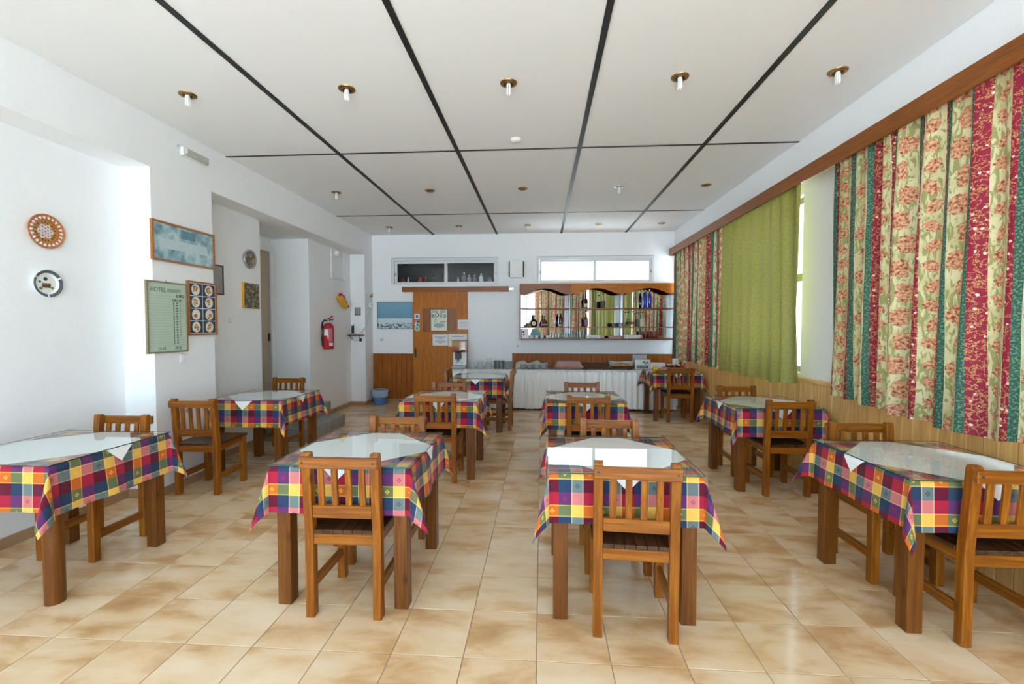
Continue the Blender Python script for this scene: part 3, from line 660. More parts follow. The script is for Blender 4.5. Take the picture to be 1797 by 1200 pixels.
TB = [
 (-2.965, 2.535, 'front table under the two wall plates', 0.0),
 (-1.06, 2.63, 'front table left of the aisle', 0.0),
 (0.425, 2.60, 'front table right of the aisle', -0.01),
 (2.145, 2.610, 'front table beside the floral curtain', 0.0),
 (-2.95, 4.61, 'table in front of the doorway steps', 0.0),
 (-1.01, 4.645, 'second table left of the aisle', 0.0),
 (0.44, 4.69, 'middle table before the pleated buffet skirt', 0.0),
 (2.14, 4.49, 'table below the lime curtain', 0.0),
 (-0.915, 6.60, 'table with chairs at both ends before the buffet', 0.0),
 (2.15, 7.53, 'breakfast table in the far corner', 0.0)]
table0 = None
for n, (x, y, where, rz) in enumerate(TB):
    rng = random.Random(40 + n); lab = 'square brown wooden table, the ' + where
    if n == 0: make_table(lab, True).location = (x, y, 0)
    elif table0 is None: table0 = make_table(lab); table0.location = (x, y, 0); table0.rotation_euler = (0, 0, rz)
    else: copy_thing(table0, (x, y, 0), rz, lab)
    over = (0.25 + rng.uniform(-.02, .02), 0.25 + rng.uniform(-.02, .02), 0.252 + rng.uniform(-.012, .012), 0.25)
    if n in (3, 7): over = (over[0], 0.20, over[2], 0.24)
    mb, uv = cloth_mesh(rng, over, 0.31, (rng.randrange(9) * 0.0625 + 0.02, rng.randrange(9) * 0.0625 + 0.03), flare=0.06,
                       lim=(XL + 0.015 - x if n == 4 else -9, XR - 0.03 - x, -9, 7.938 - y if n == 9 else 9))
    c = obj('plaid_tablecloth', mb, 'plaid', smooth='all', uv=uv); c.location = (x, y, 0); c.rotation_euler = (0, 0, rz)
    tag(c, 'multicoloured plaid tablecloth draped over the ' + where, 'tablecloth', 'plaid tablecloths')
    w = obj('table_topper', topper_mesh(rng, 0.462, (rng.uniform(-.012, .012), rng.uniform(-.012, .012))), 'linen', smooth=True); w.location = (x, y, 0); w.rotation_euler = (0, 0, rz)
    tag(w, 'white diagonal cloth under glass on the ' + where, 'table topper', 'white diagonal toppers')
    g_ = glass_sheet('clear glass sheet lying on the ' + where); g_.location = (x, y, 0); g_.rotation_euler = (0, 0, rz)

# ------------------------------------------------------------------ valance and curtains
vl = thing('valance_board', 'long brown wooden valance board above the curtains', 'valance', (2.45, 3.3, 2.84)); oy = -3.3
obj('front_board', MB().box(-0.05, -0.03, YF + 0.3 + oy, 8.64 + oy, 0, 0.128), 'rail_y', vl, bevel=0.002)
obj('top_board', MB().box(-0.03, 0.058, YF + 0.3 + oy, 8.64 + oy, 0.106, 0.128), 'rail_y', vl)
obj('end_board', MB().box(-0.03, 0.058, 8.62 + oy, 8.64 + oy, 0.0, 0.106), 'rail_z', vl)
obj('curtain_rod', MB().box(0.005, 0.02, YF + 0.35 + oy, 8.6 + oy, 0.075, 0.095), 'white', vl)
def curtain(name, y0, y1, z0f, z1, mat, label, wl=0.165, amp=0.066, seed=1, x=2.468, full=1.0, uoff=0.0, pinch=0.0):
    rng = random.Random(seed); n = int((y1 - y0) / wl * 12); rows = 26
    ph = [rng.uniform(0, 6.28) for _ in range(5)]
    ks = [(2 * PI / wl, 1.0), (2 * PI / (wl * 1.63), 0.55), (2 * PI / (wl * 3.1), 0.4)]
    def prof(y, s):       # s 0 at the top, 1 at the hem
        yy = y + 0.05 * s * math.sin(y * 2.1 + ph[3]) + 0.02 * math.sin(3 * s + y * 5)
        a = amp * (0.55 + 0.45 * s) * (0.75 + 0.25 * math.sin(y * 3.3 + ph[4]))
        d = sum(w * math.sin(k * yy + p) for (k, w), p in zip(ks, ph)); fine = (1 - s) ** 6 * 0.012 * math.sin(2 * PI * yy / 0.05)
        return a * 0.62 * d + fine
    ys = [y0 + (y1 - y0) * i / n for i in range(n + 1)]; us = [0.0]
    for i in range(1, n + 1):
        d = math.hypot(ys[i] - ys[i - 1], prof(ys[i], 0.4) - prof(ys[i - 1], 0.4)); us.append(us[-1] + d * full)
    pts = []; uv = []
    for j in range(rows + 1):
        s = j / rows
        for i, y in enumerate(ys):
            zb = z0f(y); z = z1 + (zb - z1) * s
            yy = y + pinch * (1 - s) * ((y0 + y1) / 2 - y)
            px = x + max(-0.062, min(0.085, prof(y, s)))
            pts.append((px, yy, z)); uv.append((us[i] + uoff, z))
    fs = [(j * (n + 1) + i, (j + 1) * (n + 1) + i, (j + 1) * (n + 1) + i + 1, j * (n + 1) + i + 1) for j in range(rows) for i in range(n)]
    o = obj(name, MB().quadmesh(pts, fs), mat, smooth='all', uv=uv)
    return tag(o, label, 'curtain')
# hems rise and fall a little with the folds
curtain('floral_curtain', -0.30, 3.99, lambda y: 0.925 - 0.045 * max(0, min(1, (3.9 - y) / 0.9)) + 0.008 * math.sin(y * 21) + 0.04 * max(0, min(1, (2.6 - y) / 0.5)), 2.925, 'curtain', 'large red, green and cream striped floral curtain nearest us', seed=3, uoff=0.05)
curtain('floral_curtain', 6.20, 8.37, lambda y: 0.925 + 0.010 * math.sin(y * 17), 2.925, 'curtain', 'red, green and cream striped floral curtain in the far corner', wl=0.17, seed=5, uoff=0.31)
curtain('lime_curtain', 4.47, 6.22, lambda y: 0.915 + 0.05 * max(0, min(1, (4.9 - y) / 0.5)) + 0.010 * math.sin(y * 19), 2.925, 'lime', 'plain lime green curtain hanging between the two floral curtains', wl=0.21, amp=0.085, seed=8, x=2.46)

# ------------------------------------------------------------------ ceiling downlights, detector
def downlight(x, y, label, ring, bulb=0.06):
    t = thing('ceiling_downlight', label, 'ceiling light', (x, y, H), group='recessed ceiling downlights')
    obj('ring', MB().lathe([(0.032, -0.001), (0.034, -0.011), (0.048, -0.013), (0.062, -0.006), (0.064, -0.0005)], 24), ring, t, smooth=True)
    obj('socket', MB().lathe([(0.0315, -0.0008), (0.0315, -0.006), (0.02, -0.0075)], 16), 'brown', t)
    if bulb:
        b = obj('bulb', MB().lathe([(0.016, -0.0076), (0.016, -0.02)], 12), 'white', t)
        for sx in (-1, 1):
            for sy in (-1, 1): obj('bulb_tube', MB().lathe([(0.007, -0.0205), (0.007, -0.016 - bulb), (0.003, -0.02 - bulb)], 8, (sx * 0.0085, sy * 0.0085, 0)), 'white', b, smooth=True)
LX = [-2.755, -1.480, -0.246, 0.998, 2.092]; LY = [3.36, 5.89, 7.98]
names = ['over the menu wall', 'left of the centre', 'in the middle', 'right of the centre', 'next to the curtain wall']; rws = ['front row', 'second row', 'far row']
for j, y in enumerate(LY):
    for i, x in enumerate(LX):
        bl_ = 0.0 if (i, j) in ((1, 1), (2, 1), (4, 1), (3, 2)) else 0.07
        rg = 'steel' if (i, j) == (3, 1) else 'brass'
        downlight(x, y, 'round %s ceiling downlight %s, %s' % ('silver' if rg == 'steel' else 'brass', names[i], rws[j]), rg, bl_)
sd = obj('smoke_detector', MB().lathe([(0.05, -0.0005), (0.05, -0.012), (0.036, -0.024), (0.012, -0.026)], 24), 'white', smooth=True); sd.location = (-0.25, 4.35, H)
tag(sd, 'small white round cover plate on the ceiling near the cross joint', 'detector')

# ------------------------------------------------------------------ left wall things
def picture(name, label, cat, face, p, w, h, fw, depth, fmat, pmat, group=None):
    t = on_wall(name, label, cat, face, p, group)
    f = MB().box(-w / 2, w / 2, h / 2 - fw, h / 2, 0.001, depth).box(-w / 2, w / 2, -h / 2, -h / 2 + fw, 0.001, depth)
    f.box(-w / 2, -w / 2 + fw, -h / 2 + fw, h / 2 - fw, 0.001, depth).box(w / 2 - fw, w / 2, -h / 2 + fw, h / 2 - fw, 0.001, depth)
    obj('frame', f, fmat, t); obj('print', MB().box(-w / 2 + fw, w / 2 - fw, -h / 2 + fw, h / 2 - fw, 0.001, depth * 0.55), pmat, t)
    return t
t = picture('framed_print', 'wide framed blue-toned print with a long pale table shape', 'picture', 'left', (XL, 4.0, 2.258), 0.735, 0.35, 0.018, 0.022, 'frame_o', 'blueprint')
obj('pale_band', MB().prism([(-0.28, -0.06), (0.29, -0.05), (0.27, 0.035), (-0.25, 0.03)], 0.0122, 0.0127), plain('pale_blue_print', (0.50, 0.61, 0.64), 0.5, nz=0.12, nzs=25), t)
obj('dark_block', MB().box(-0.05, 0.13, 0.06, 0.14, 0.0122, 0.0126), plain('dusky_blue_print', (0.11, 0.24, 0.31), 0.5, nz=0.4, nzs=25), t)
# menu board
t = picture('menu_board', 'pale green ruled menu price board in an olive frame', 'menu board', 'left', (XL, 3.783, 1.585), 0.435, 0.632, 0.014, 0.02, 'frame_g', 'boardgreen')
for k in range(19): obj('ruled_line', MB().box(-0.195, 0.195, 0.19 - k * 0.0245, 0.1912 - k * 0.0245, 0.0111, 0.0116), 'grey_ink', t)
text('lettering', 'HOTEL', 0.052, (-0.175, 0.225, 0.0115), 'grey_ink', t)
obj('faded_word', MB().box(0.0, 0.15, 0.226, 0.258, 0.0111, 0.0115), plain('faded_ink', (0.30, 0.38, 0.33), 0.6, nz=0.5, nzs=70), t)
text('lettering', 'EURO', 0.036, (0.095, 0.185, 0.0115), 'ink', t)
text('price', '5 00 6 00', 0.026, (0.055, 0.148, 0.0118), 'ink', t)
for k in range(1, 17):
    yk = 0.148 - k * 0.0245
    text('price', random.choice('345678'), 0.026, (0.062, yk, 0.0118), 'ink', t); text('price', random.choice(['00', '50']), 0.017, (0.095, yk + 0.004, 0.0118), 'ink', t)
    if k < 14: text('price', random.choice('1234'), 0.017, (0.135, yk + 0.004, 0.0118), 'ink', t)
text('lettering', '12-15', 0.036, (-0.11, -0.288, 0.0118), 'teal_ink', t); text('lettering', '19-21', 0.036, (0.07, -0.288, 0.0118), 'teal_ink', t)
obj('hanger', MB().lathe([(0.008, 0.002), (0.008, 0.006)], 10, (0.0, 0.322, 0)), 'greyp', t)
# eight dish photographs
t = picture('dish_photo_frame', 'wooden frame of eight dish photographs beside the menu board', 'picture', 'left', (XL, 4.195, 1.68), 0.375, 0.522, 0.017, 0.024, 'frame_o', 'paper')
for r in range(4):
    for c in range(2):
        cx, cy = (c - 0.5) * 0.170, 0.181 - r * 0.1205
        ph_ = obj('dish_photo', MB().box(cx - 0.081, cx + 0.081, cy - 0.057, cy + 0.057, 0.0135, 0.0145), 'navy', t)
        obj('plate', MB().lathe([(0.052, 0.0146), (0.052, 0.0150)], 22, (cx, cy, 0)), 'cream', ph_)
        fd = MB()
        for q in range(5): fd.lathe([(0.016, 0.0151), (0.016, 0.0154 + q * 0.0001)], 9, (cx + random.uniform(-.022, .022), cy + random.uniform(-.022, .022), 0))
        obj('food', fd, 'food', ph_)
def rocker(face, p, label, w=0.078, n=2):
    t = on_wall('wall_switch', label, 'switch', face, p)
    obj('plate', MB().box(-w / 2, w / 2, -w / 2, w / 2, 0.0005, 0.010), 'white', t, bevel=0.003)
    for k in range(n): a = -w / 2 + 0.012 + k * (w - 0.024) / n; obj('rocker', MB().box(a + 0.001, a + (w - 0.024) / n - 0.001, -w / 2 + 0.014, w / 2 - 0.014, 0.0102, 0.014), 'linen', t)
def outlet(face, p, label, w=0.078):
    t = on_wall('wall_socket', label, 'socket', face, p)
    obj('plate', MB().box(-w / 2, w / 2, -w / 2, w / 2, 0.0005, 0.010), 'white', t, bevel=0.003)
    obj('well', MB().lathe([(0.021, 0.0101), (0.021, 0.0115), (0.017, 0.0116)], 16), 'greyp', t)
    for s in (-1, 1): obj('pin_hole', MB().lathe([(0.003, 0.0117), (0.003, 0.0122)], 8, (s * 0.0095, 0, 0)), 'blackp', t)
rocker('left', (XL, 3.955, 1.208), 'white double light switch below the menu board')
outlet('left', (XL, 3.98, 0.71), 'white wall socket low on the pillar behind a chair')
t = on_wall('emergency_light', 'grey-white oblong emergency light high on the left beam', 'emergency light', 'left', (XL, 4.13, 3.135))
obj('housing', MB().box(-0.155, 0.155, -0.043, 0.043, 0.0005, 0.03), 'white', t, bevel=0.006)
obj('diffuser', MB().loft([(-0.148, 0.148, -0.037, 0.037, 0.0305), (-0.135, 0.135, -0.027, 0.027, 0.062)]), plain('ribbed_diffuser', (0.47, 0.47, 0.42), 0.25, nz=0.25, nzs=45), t, bevel=0.004)
obj('hook', MB().tube([(-0.16, 0.03, 0.01), (-0.185, 0.045, 0.012), (-0.19, 0.02, 0.012)], 0.004), 'steel', t)
obj('cover_plate', MB().lathe([(0.055, 0.0003), (0.055, 0.002)], 24, (-0.205, -0.02, 0)), 'wall', t)
# two decorative plates
t = on_wall('terracotta_plate', 'terracotta wall plate painted with white daisies', 'plate', 'left', (XN, 3.05, 2.198))
obj('dish', MB().lathe([(0.06, 0.002), (0.085, 0.006), (0.118, 0.022), (0.124, 0.025), (0.126, 0.021)], 40, caps=(1, 0)), 'terra', t, smooth=True)
wr = MB()
for k in range(22): a = 2 * PI * k / 22; wr.lathe([(0.0105, 0.0205), (0.0105, 0.0232)], 8, (0.099 * math.cos(a), 0.099 * math.sin(a), 0))
obj('scalloped_border', wr, 'paper', t)
rb = MB()
for k in range(22): a = 2 * PI * (k + 0.5) / 22; rb.lathe([(0.009, 0.0215), (0.009, 0.0236)], 7, (0.093 * math.cos(a), 0.093 * math.sin(a), 0))
obj('inner_border', rb, 'terra', t)
obj('centre', MB().lathe([(0.083, 0.0068), (0.084, 0.0095)], 32), plain('ochre_glaze', (0.56, 0.22, 0.045), 0.35), t)
for k in range(7):
    a = 2 * PI * k / 6; cx, cy = (0, 0) if k == 6 else (0.037 * math.cos(a), 0.037 * math.sin(a)); fl = MB()
    for q in range(6): b_ = 2 * PI * q / 6; fl.lathe([(0.0085, 0.0098), (0.0085, 0.0108)], 8, (cx + 0.0105 * math.cos(b_), cy + 0.0105 * math.sin(b_), 0))
    d_ = obj('daisy', fl, 'paper', t); obj('daisy_eye', MB().lathe([(0.005, 0.0109), (0.005, 0.0118)], 8, (cx, cy, 0)), 'pinkf', d_)
for k in range(6):
    a = 2 * PI * (k + 0.5) / 6; lf = MB()
    for q in (-1, 0, 1):
        b_ = a + q * 0.28; c_, s_ = math.cos(b_), math.sin(b_)
        lf.prism([(0.052 * c_, 0.052 * s_), (0.066 * c_ + 0.005 * s_, 0.066 * s_ - 0.005 * c_), (0.079 * c_, 0.079 * s_), (0.066 * c_ - 0.005 * s_, 0.066 * s_ + 0.005 * c_)], 0.0096, 0.0104)
    obj('leaf_spray', lf, 'leaf', t)
t = on_wall('ashtray_plate', 'white ashtray-shaped souvenir plate with a grey rim', 'plate', 'left', (XN, 3.045, 1.817))
obj('dish', MB().lathe([(0.07, 0.002), (0.085, 0.006), (0.102, 0.024), (0.098, 0.028), (0.076, 0.020), (0.068, 0.009)], 40), 'porcelain', t, smooth=True)
for k in range(3):
    a0 = PI / 2 + 2 * PI * k / 3 + PI / 3 - 2 * PI / 3 + 0.07; seg = MB(); n_ = 14; vs = []
    for i in range(n_ + 1):
        a = a0 + (2 * PI / 3 - 0.14) * i / n_
        for r, z in ((0.099, 0.0283), (0.078, 0.0218)): vs += [(r * math.cos(a), r * math.sin(a), z + 0.0006)]
    seg.quadmesh(vs, [(2 * i, 2 * i + 1, 2 * i + 3, 2 * i + 2) for i in range(n_)]); obj('rim_band', seg, 'charcoal', t)
obj('house_motif', MB().box(-0.03, 0.03, -0.03, 0.005, 0.0092, 0.0105), plain('ochre_motif', (0.24, 0.17, 0.08), 0.5, nz=0.6, nzs=90), t)
for q in (-0.017, 0, 0.017): obj('arch_motif', MB().box(q - 0.005, q + 0.005, -0.029, -0.008, 0.0106, 0.0112), 'brown', t)
obj('dome_motif', MB().lathe([(0.02, 0.0092), (0.02, 0.0102)], 12, (0.0, 0.014, 0)), 'paper', t)
obj('tree_motif', MB().lathe([(0.014, 0.0103), (0.014, 0.0109)], 10, (-0.005, 0.034, 0)).lathe([(0.009, 0.0092), (0.009, 0.0102)], 8, (-0.042, 0.012, 0)), 'leaf', t)
obj('shrub_motif', MB().lathe([(0.012, 0.0092), (0.012, 0.0102)], 8, (-0.036, -0.035, 0)).lathe([(0.01, 0.0092), (0.01, 0.0102)], 8, (0.04, -0.03, 0)), plain('olive_motif', (0.2, 0.22, 0.05), 0.5), t)
# second niche
picture('framed_document', 'small brown-framed grey document half hidden behind the dish photographs', 'picture', 'left', (XN, 4.72, 2.03), 0.31, 0.335, 0.016, 0.016, 'frame_d', 'grey_print')
t = on_wall('painted_plate', 'round dark painted wall plate with a silver rim', 'plate', 'left', (XN, 5.345, 2.345))
obj('rim', MB().lathe([(0.06, 0.002), (0.115, 0.014), (0.119, 0.018), (0.117, 0.022), (0.098, 0.017), (0.094, 0.014)], 36), 'steel', t, smooth=True)
obj('painted_centre', MB().lathe([(0.096, 0.013), (0.096, 0.0165)], 32), 'darkplate', t)
t = picture('photo_canvas', 'dark collage picture with a yellow side edge below the round plate', 'picture', 'left', (XN, 5.335, 1.885), 0.285, 0.31, 0.005, 0.035, 'yellow', 'photo')
obj('face', MB().box(-0.142, 0.142, -0.154, 0.154, 0.0352, 0.0362), 'photo', t)
t = on_wall('wall_hook', 'tiny cream hook on the niche wall left of the collage picture', 'hook', 'left', (XN, 4.966, 1.575))
obj('base', MB().box(-0.016, 0.016, -0.03, 0.03, 0.0005, 0.008), 'cream', t, bevel=0.002); obj('peg', MB().tube([(0, -0.012, 0.008), (0, -0.018, 0.03), (0, -0.005, 0.036)], 0.005), 'cream', t)
# third niche: extinguisher, clog, panel, lamp
t = on_wall('fire_extinguisher', 'red fire extinguisher hanging on the niche wall', 'fire extinguisher', 'left', (XN, 7.19, 1.13))
R_ = 0.088
obj('body', MB().lathe([(0.06, 0.0), (0.078, 0.004), (R_, 0.02), (R_, 0.36), (0.076, 0.40), (0.045, 0.43), (0.028, 0.44)], 28, (0, 0, 0)).mesh('body', smooth=True), 'redm', t)
for ob in t.children: ob.rotation_euler = (-PI / 2, 0, 0); ob.location = (0, 0, 0.10)
def ep(o): o.parent = t; o.rotation_euler = (-PI / 2, 0, 0); o.location = (0, 0, 0.10); return o
ep(obj('valve', MB().lathe([(0.026, 0.4405), (0.026, 0.47), (0.016, 0.475), (0.016, 0.50)], 16), 'steel', t))
ep(obj('lever', MB().tube([(0, 0.02, 0.50), (0, -0.02, 0.515), (-0.02, -0.085, 0.55)], 0.010), 'redm', t)); ep(obj('grip', MB().tube([(0, 0.02, 0.485), (0, -0.03, 0.49), (-0.02, -0.095, 0.495)], 0.009), 'brown', t))
ep(obj('hose', MB().tube([(0.0, 0.02, 0.475), (-0.04, 0.05, 0.485), (-0.08, 0.065, 0.44), (-0.085, 0.068, 0.36), (-0.087, 0.068, 0.2), (-0.08, 0.066, 0.08), (-0.06, 0.064, 0.05)], 0.011), 'blackp', t))
def curved_patch(a0, a1, z0, z1, r, n=8):
    vs = []
    for i in range(n + 1):
        a = a0 + (a1 - a0) * i / n; vs += [(r * math.cos(a), r * math.sin(a), z0), (r * math.cos(a), r * math.sin(a), z1)]
    return MB().quadmesh(vs, [(2 * i, 2 * i + 1, 2 * i + 3, 2 * i + 2) for i in range(n)])
ep(obj('label', curved_patch(2.75, 3.5, 0.23, 0.33, R_ + 0.001), 'paper', t)); ep(obj('label', curved_patch(3.7, 4.4, 0.06, 0.11, R_ + 0.001), 'paper', t))
ep(obj('printed_text', curved_patch(3.6, 4.3, 0.13, 0.34, R_ + 0.001), plain('pink_print', (0.55, 0.16, 0.17), 0.4, nz=0.7, nzs=60), t))
t = on_wall('flower_clog', 'yellow wooden clog with pink flowers hung on the wall', 'clog', 'left', (XN, 7.80, 1.95))
def clog():
    pr = [(-0.17, 0.035, 0.04), (-0.14, 0.055, 0.052), (-0.07, 0.060, 0.055), (0.0, 0.056, 0.052), (0.07, 0.060, 0.060), (0.13, 0.052, 0.055), (0.17, 0.034, 0.036), (0.20, 0.012, 0.016)]
    vs = []; n = 14
    for s, ry, rz in pr:
        for k in range(n):
            a = 2 * PI * k / n; vs.append((s, rz * math.sin(a) * (0.55 if (math.sin(a) > 0 and s < 0.02) else 1), 0.065 + ry * math.cos(a)))
    fs = [(i * n + k, i * n + (k + 1) % n, (i + 1) * n + (k + 1) % n, (i + 1) * n + k) for i in range(len(pr) - 1) for k in range(n)]
    fs += [tuple(range(n - 1, -1, -1)), tuple((len(pr) - 1) * n + k for k in range(n))]
    return MB().quadmesh(vs, fs)
cl = obj('shoe', clog(), 'yellow', t, smooth=True); cl.rotation_euler = (0, 0, -0.62)
o = obj('toe_flower', MB().sphere((0.155, 0.02, 0.1), 0.035, 0.03, 0.03), 'redm', t); o.rotation_euler = (0, 0, -0.62)
o = obj('painted_bow', MB().sphere((0.05, 0.03, 0.112), 0.028, 0.03, 0.018), 'terra', t); o.rotation_euler = (0, 0, -0.62)
for k, (a, b_, m_) in enumerate(((-0.14, 0.115, 'redm'), (-0.085, 0.12, 'redm'), (-0.03, 0.095, 'pinkf'), (0.02, 0.085, 'pinkf'), (-0.05, 0.07, 'pinkf'), (0.05, 0.05, 'pinkf'))):
    fl = MB()
    for q in range(5): c_ = 2 * PI * q / 5; fl.sphere((a + 0.02 * math.cos(c_), b_ + 0.02 * math.sin(c_), 0.085), 0.018, 0.018, 0.014, 8, 5)
    obj('flower', fl, m_, t)
obj('leaf', MB().prism([(0.05, 0.06), (0.075, 0.09), (0.10, 0.125), (0.085, 0.08)], 0.07, 0.075), 'leaf', t)
t = on_wall('cable_trunking', 'thin white rectangular outline of trunking on the niche wall', 'trunking', 'left', (XN, 7.76, 2.605))
obj('vertical_run', MB().box(-0.262, -0.247, -0.255, 0.268, 0.0005, 0.02), 'white', t); obj('vertical_run', MB().box(0.25, 0.258, -0.245, 0.268, 0.0005, 0.008), 'wall', t)
obj('lower_run', MB().box(-0.245, 0.258, -0.262, -0.245, 0.0005, 0.03), 'white', t)
t = on_wall('bulkhead_lamp', 'small white half-round lamp under the beam', 'lamp', 'left', (XN, 7.70, 2.80))
obj('shade', MB().lathe([(0.062, 0.0005), (0.062, 0.03), (0.05, 0.06), (0.025, 0.075)], 20), 'white', t, smooth=True)
# pillar face towards the room
picture('mini_picture', 'tiny framed grey picture on the far pillar above the telephone', 'picture', 'back', (-3.487, 8.29, 1.795), 0.108, 0.15, 0.010, 0.012, 'frame_d', 'grey_print')
sh = thing('telephone_shelf', 'small brown wall shelf on the far pillar', 'shelf', (-3.53, 8.29, 1.335))
obj('board', MB().box(-0.10, 0.165, -0.15, -0.001, 0, 0.018), 'rail_x', sh); 
for s in (-0.07, 0.11): obj('bracket', MB().tube([(s, -0.13, -0.002), (s, -0.05, -0.05), (s, -0.006, -0.07)], 0.005), 'blackp', sh)
ph_ = thing('telephone', 'black cordless telephone standing on the little wall shelf', 'telephone', (-3.56, 8.215, 1.354))
obj('cradle', MB().loft([(-0.05, 0.05, -0.045, 0.045, 0), (-0.04, 0.04, -0.035, 0.035, 0.025)]), 'greyp', ph_); obj('handset', MB().box(-0.022, 0.022, -0.014, 0.014, 0.026, 0.17), 'blackp', ph_, bevel=0.005)
obj('antenna', MB().lathe([(0.006, 0.1705), (0.005, 0.2)], 8, (0.014, 0, 0)), 'blackp', ph_)
tag(obj('telephone_cable', MB().tube([(-3.45, 8.2, 1.358), (-3.38, 8.24, 1.42), (-3.33, 8.33, 1.56), (-3.328, 8.44, 1.75), (-3.328, 8.50, 1.87)], 0.005, 6), 'greyp'), 'thin grey cable running from the telephone up to the socket box', 'cable')
ad = thing('power_adapter', 'black plug adapter dangling below the little wall shelf', 'adapter', (-3.42, 8.24, 1.255))
obj('plug', MB().box(-0.02, 0.02, -0.018, 0.018, -0.03, 0.025), 'blackp', ad, bevel=0.004)
obj('cord', MB().tube([(0, 0, 0.026), (-0.02, 0.01, 0.05), (-0.06, 0.02, -0.02), (-0.14, 0.02, -0.015), (-0.17, 0.02, 0.03), (-0.16, 0.03, 0.075)], 0.004, 6), 'greyp', ad)
t = on_wall('socket_box', 'round white socket box with cable on the pillar side', 'socket box', 'left', (XL, 8.52, 1.93))
obj('box', MB().lathe([(0.05, 0.0005), (0.05, 0.035), (0.035, 0.045)], 18), 'white', t, smooth=True); obj('plug', MB().lathe([(0.02, 0.0455), (0.018, 0.06)], 12), 'porcelain', t)
t = on_wall('wall_ornament', 'small brown bird-shaped ornament above the socket box', 'ornament', 'left', (XL, 8.54, 2.10))
obj('body', MB().sphere((0, 0, 0.03), 0.05, 0.022, 0.025), 'basket2', t, smooth=True); obj('wing', MB().prism([(-0.03, 0.01), (0.05, 0.03), (0.09, 0.07), (0.01, 0.035)], 0.02, 0.03), 'basket2', t)
bk = thing('bucket', 'blue plastic waste bucket standing at the wood panelling', 'bucket', (-3.13, 8.45, 0))
obj('body', MB().lathe([(0.105, 0.002), (0.11, 0.0), (0.145, 0.27), (0.137, 0.27), (0.104, 0.012), (0.02, 0.010)], 28), 'bluep', bk, smooth=True)
obj('liner', MB().lathe([(0.151, 0.15), (0.158, 0.275), (0.150, 0.285), (0.142, 0.274), (0.139, 0.2705), (0.146, 0.271), (0.149, 0.26)], 28, caps=(0, 0)), 'bluel', bk, smooth=True)
obj('handle', MB().tube([(0.155 * math.cos(a), 0.165 * math.sin(a) - 0.0, 0.262 - 0.07 * abs(math.sin(a))) for a in [PI + PI * k / 12 for k in range(13)]], 0.006), 'bluel', bk)
# ------------------------------------------------------------------ back wall: sliding door, pictures, notices
d1 = struct('door_1', MB().box(-2.525, -2.315, YB - 0.045, YB - 0.006, 0.012, 2.19).box(-1.665, -1.44, YB - 0.045, YB - 0.006, 0.012, 2.19)
            .box(-2.315, -1.665, YB - 0.045, YB - 0.006, 1.867, 2.19).box(-2.315, -1.665, YB - 0.045, YB - 0.006, 0.012, 1.405), 'door_z')
obj('inset_panel', MB().box(-2.314, -1.666, YB - 0.022, YB - 0.006, 1.406, 1.866), 'rail_z', d1)
obj('handle', MB().box(-2.491, -2.458, YB - 0.0485, YB - 0.0455, 0.905, 1.08), 'blackp', d1)
for x in (-2.316, -1.69): obj('seam', MB().box(x, x + 0.003, YB - 0.0457, YB - 0.0452, 0.012, 1.40), 'brown', d1)
tk = thing('sliding_door_track', 'long reddish wooden track box above the sliding door', 'door track', (-1.63, YB - 0.05, 2.235))
obj('cover', MB().box(-1.095, 1.0, -0.045, 0.048, -0.048, 0.048), 'rail_x', tk, bevel=0.002); obj('rail_end', MB().box(1.001, 1.095, -0.01, 0.03, -0.022, 0.022), 'steel', tk)
picture('sea_picture', 'framed blue picture of sea above a white balustrade', 'picture', 'back', (-2.895, YB, 1.727), 0.725, 0.532, 0.010, 0.018, 'charcoal', 'sea')
yd = YB - 0.0225
t = on_wall('boss_poster', 'cream poster with teal BOSS lettering inside the door panel', 'poster', 'back', (-2.008, yd, 1.635))
obj('sheet', MB().box(-0.158, 0.158, -0.207, 0.207, 0.0003, 0.002), 'cream', t)
for x, yy, a, ch in ((-0.108, 0.045, 0.24, 'B'), (-0.034, 0.062, 0.08, 'O'), (0.042, 0.062, -0.08, 'S'), (0.108, 0.047, -0.24, 'S')): text('lettering', ch, 0.108, (x, yy, 0.0035), 'teal_ink', t, 'CENTER', a)
for x0, x1 in ((-0.135, -0.015), (0.02, 0.135)):
    for k in range(3): obj('headline', MB().box(x0, x1, 0.195 - k * 0.019, 0.184 - k * 0.019 , 0.0021, 0.0026), plain('soft_teal_print', (0.14, 0.25, 0.26), 0.6, nz=0.5, nzs=60), t)
obj('drawing', MB().prism([(-0.11 + 0.11 * (1 - math.cos(a)) , -0.105 + 0.045 * math.sin(a)) for a in [2 * PI * k / 20 for k in range(20)]], 0.0021, 0.0026), plain('teal_drawing', (0.32, 0.42, 0.43), 0.6, nz=0.6, nzs=50), t)
obj('drawing', MB().prism([(-0.11, -0.06), (-0.05, -0.05), (-0.04, 0.03), (-0.075, 0.055), (-0.105, 0.0)], 0.0021, 0.0026), plain('sage_drawing', (0.52, 0.60, 0.52), 0.6, nz=0.4, nzs=60), t)
obj('caption', MB().box(0.02, 0.13, -0.05, -0.018, 0.0021, 0.0026), plain('grey_caption', (0.42, 0.42, 0.40), 0.6, nz=0.5, nzs=70), t)
ys_ = YB - 0.0457
def sheet(name, label, p, w, h, lines, mat='paper', border=None):
    t = on_wall(name, label, 'notice', 'back', p)
    obj('sheet', MB().box(-w / 2, w / 2, -h / 2, h / 2, 0.0003, 0.003), mat, t)
    if border: obj('card', MB().box(-w / 2 + border, w / 2 - border, -h / 2, h / 2 - border, 0.0031, 0.0036), 'paper', t)
    for (y, ww, hh) in lines: obj('text_line', MB().box(-ww / 2, ww / 2, y - hh / 2, y + hh / 2, 0.0037, 0.0041), plain('notice_print', (0.22, 0.23, 0.28), 0.6, nz=0.7, nzs=120), t)
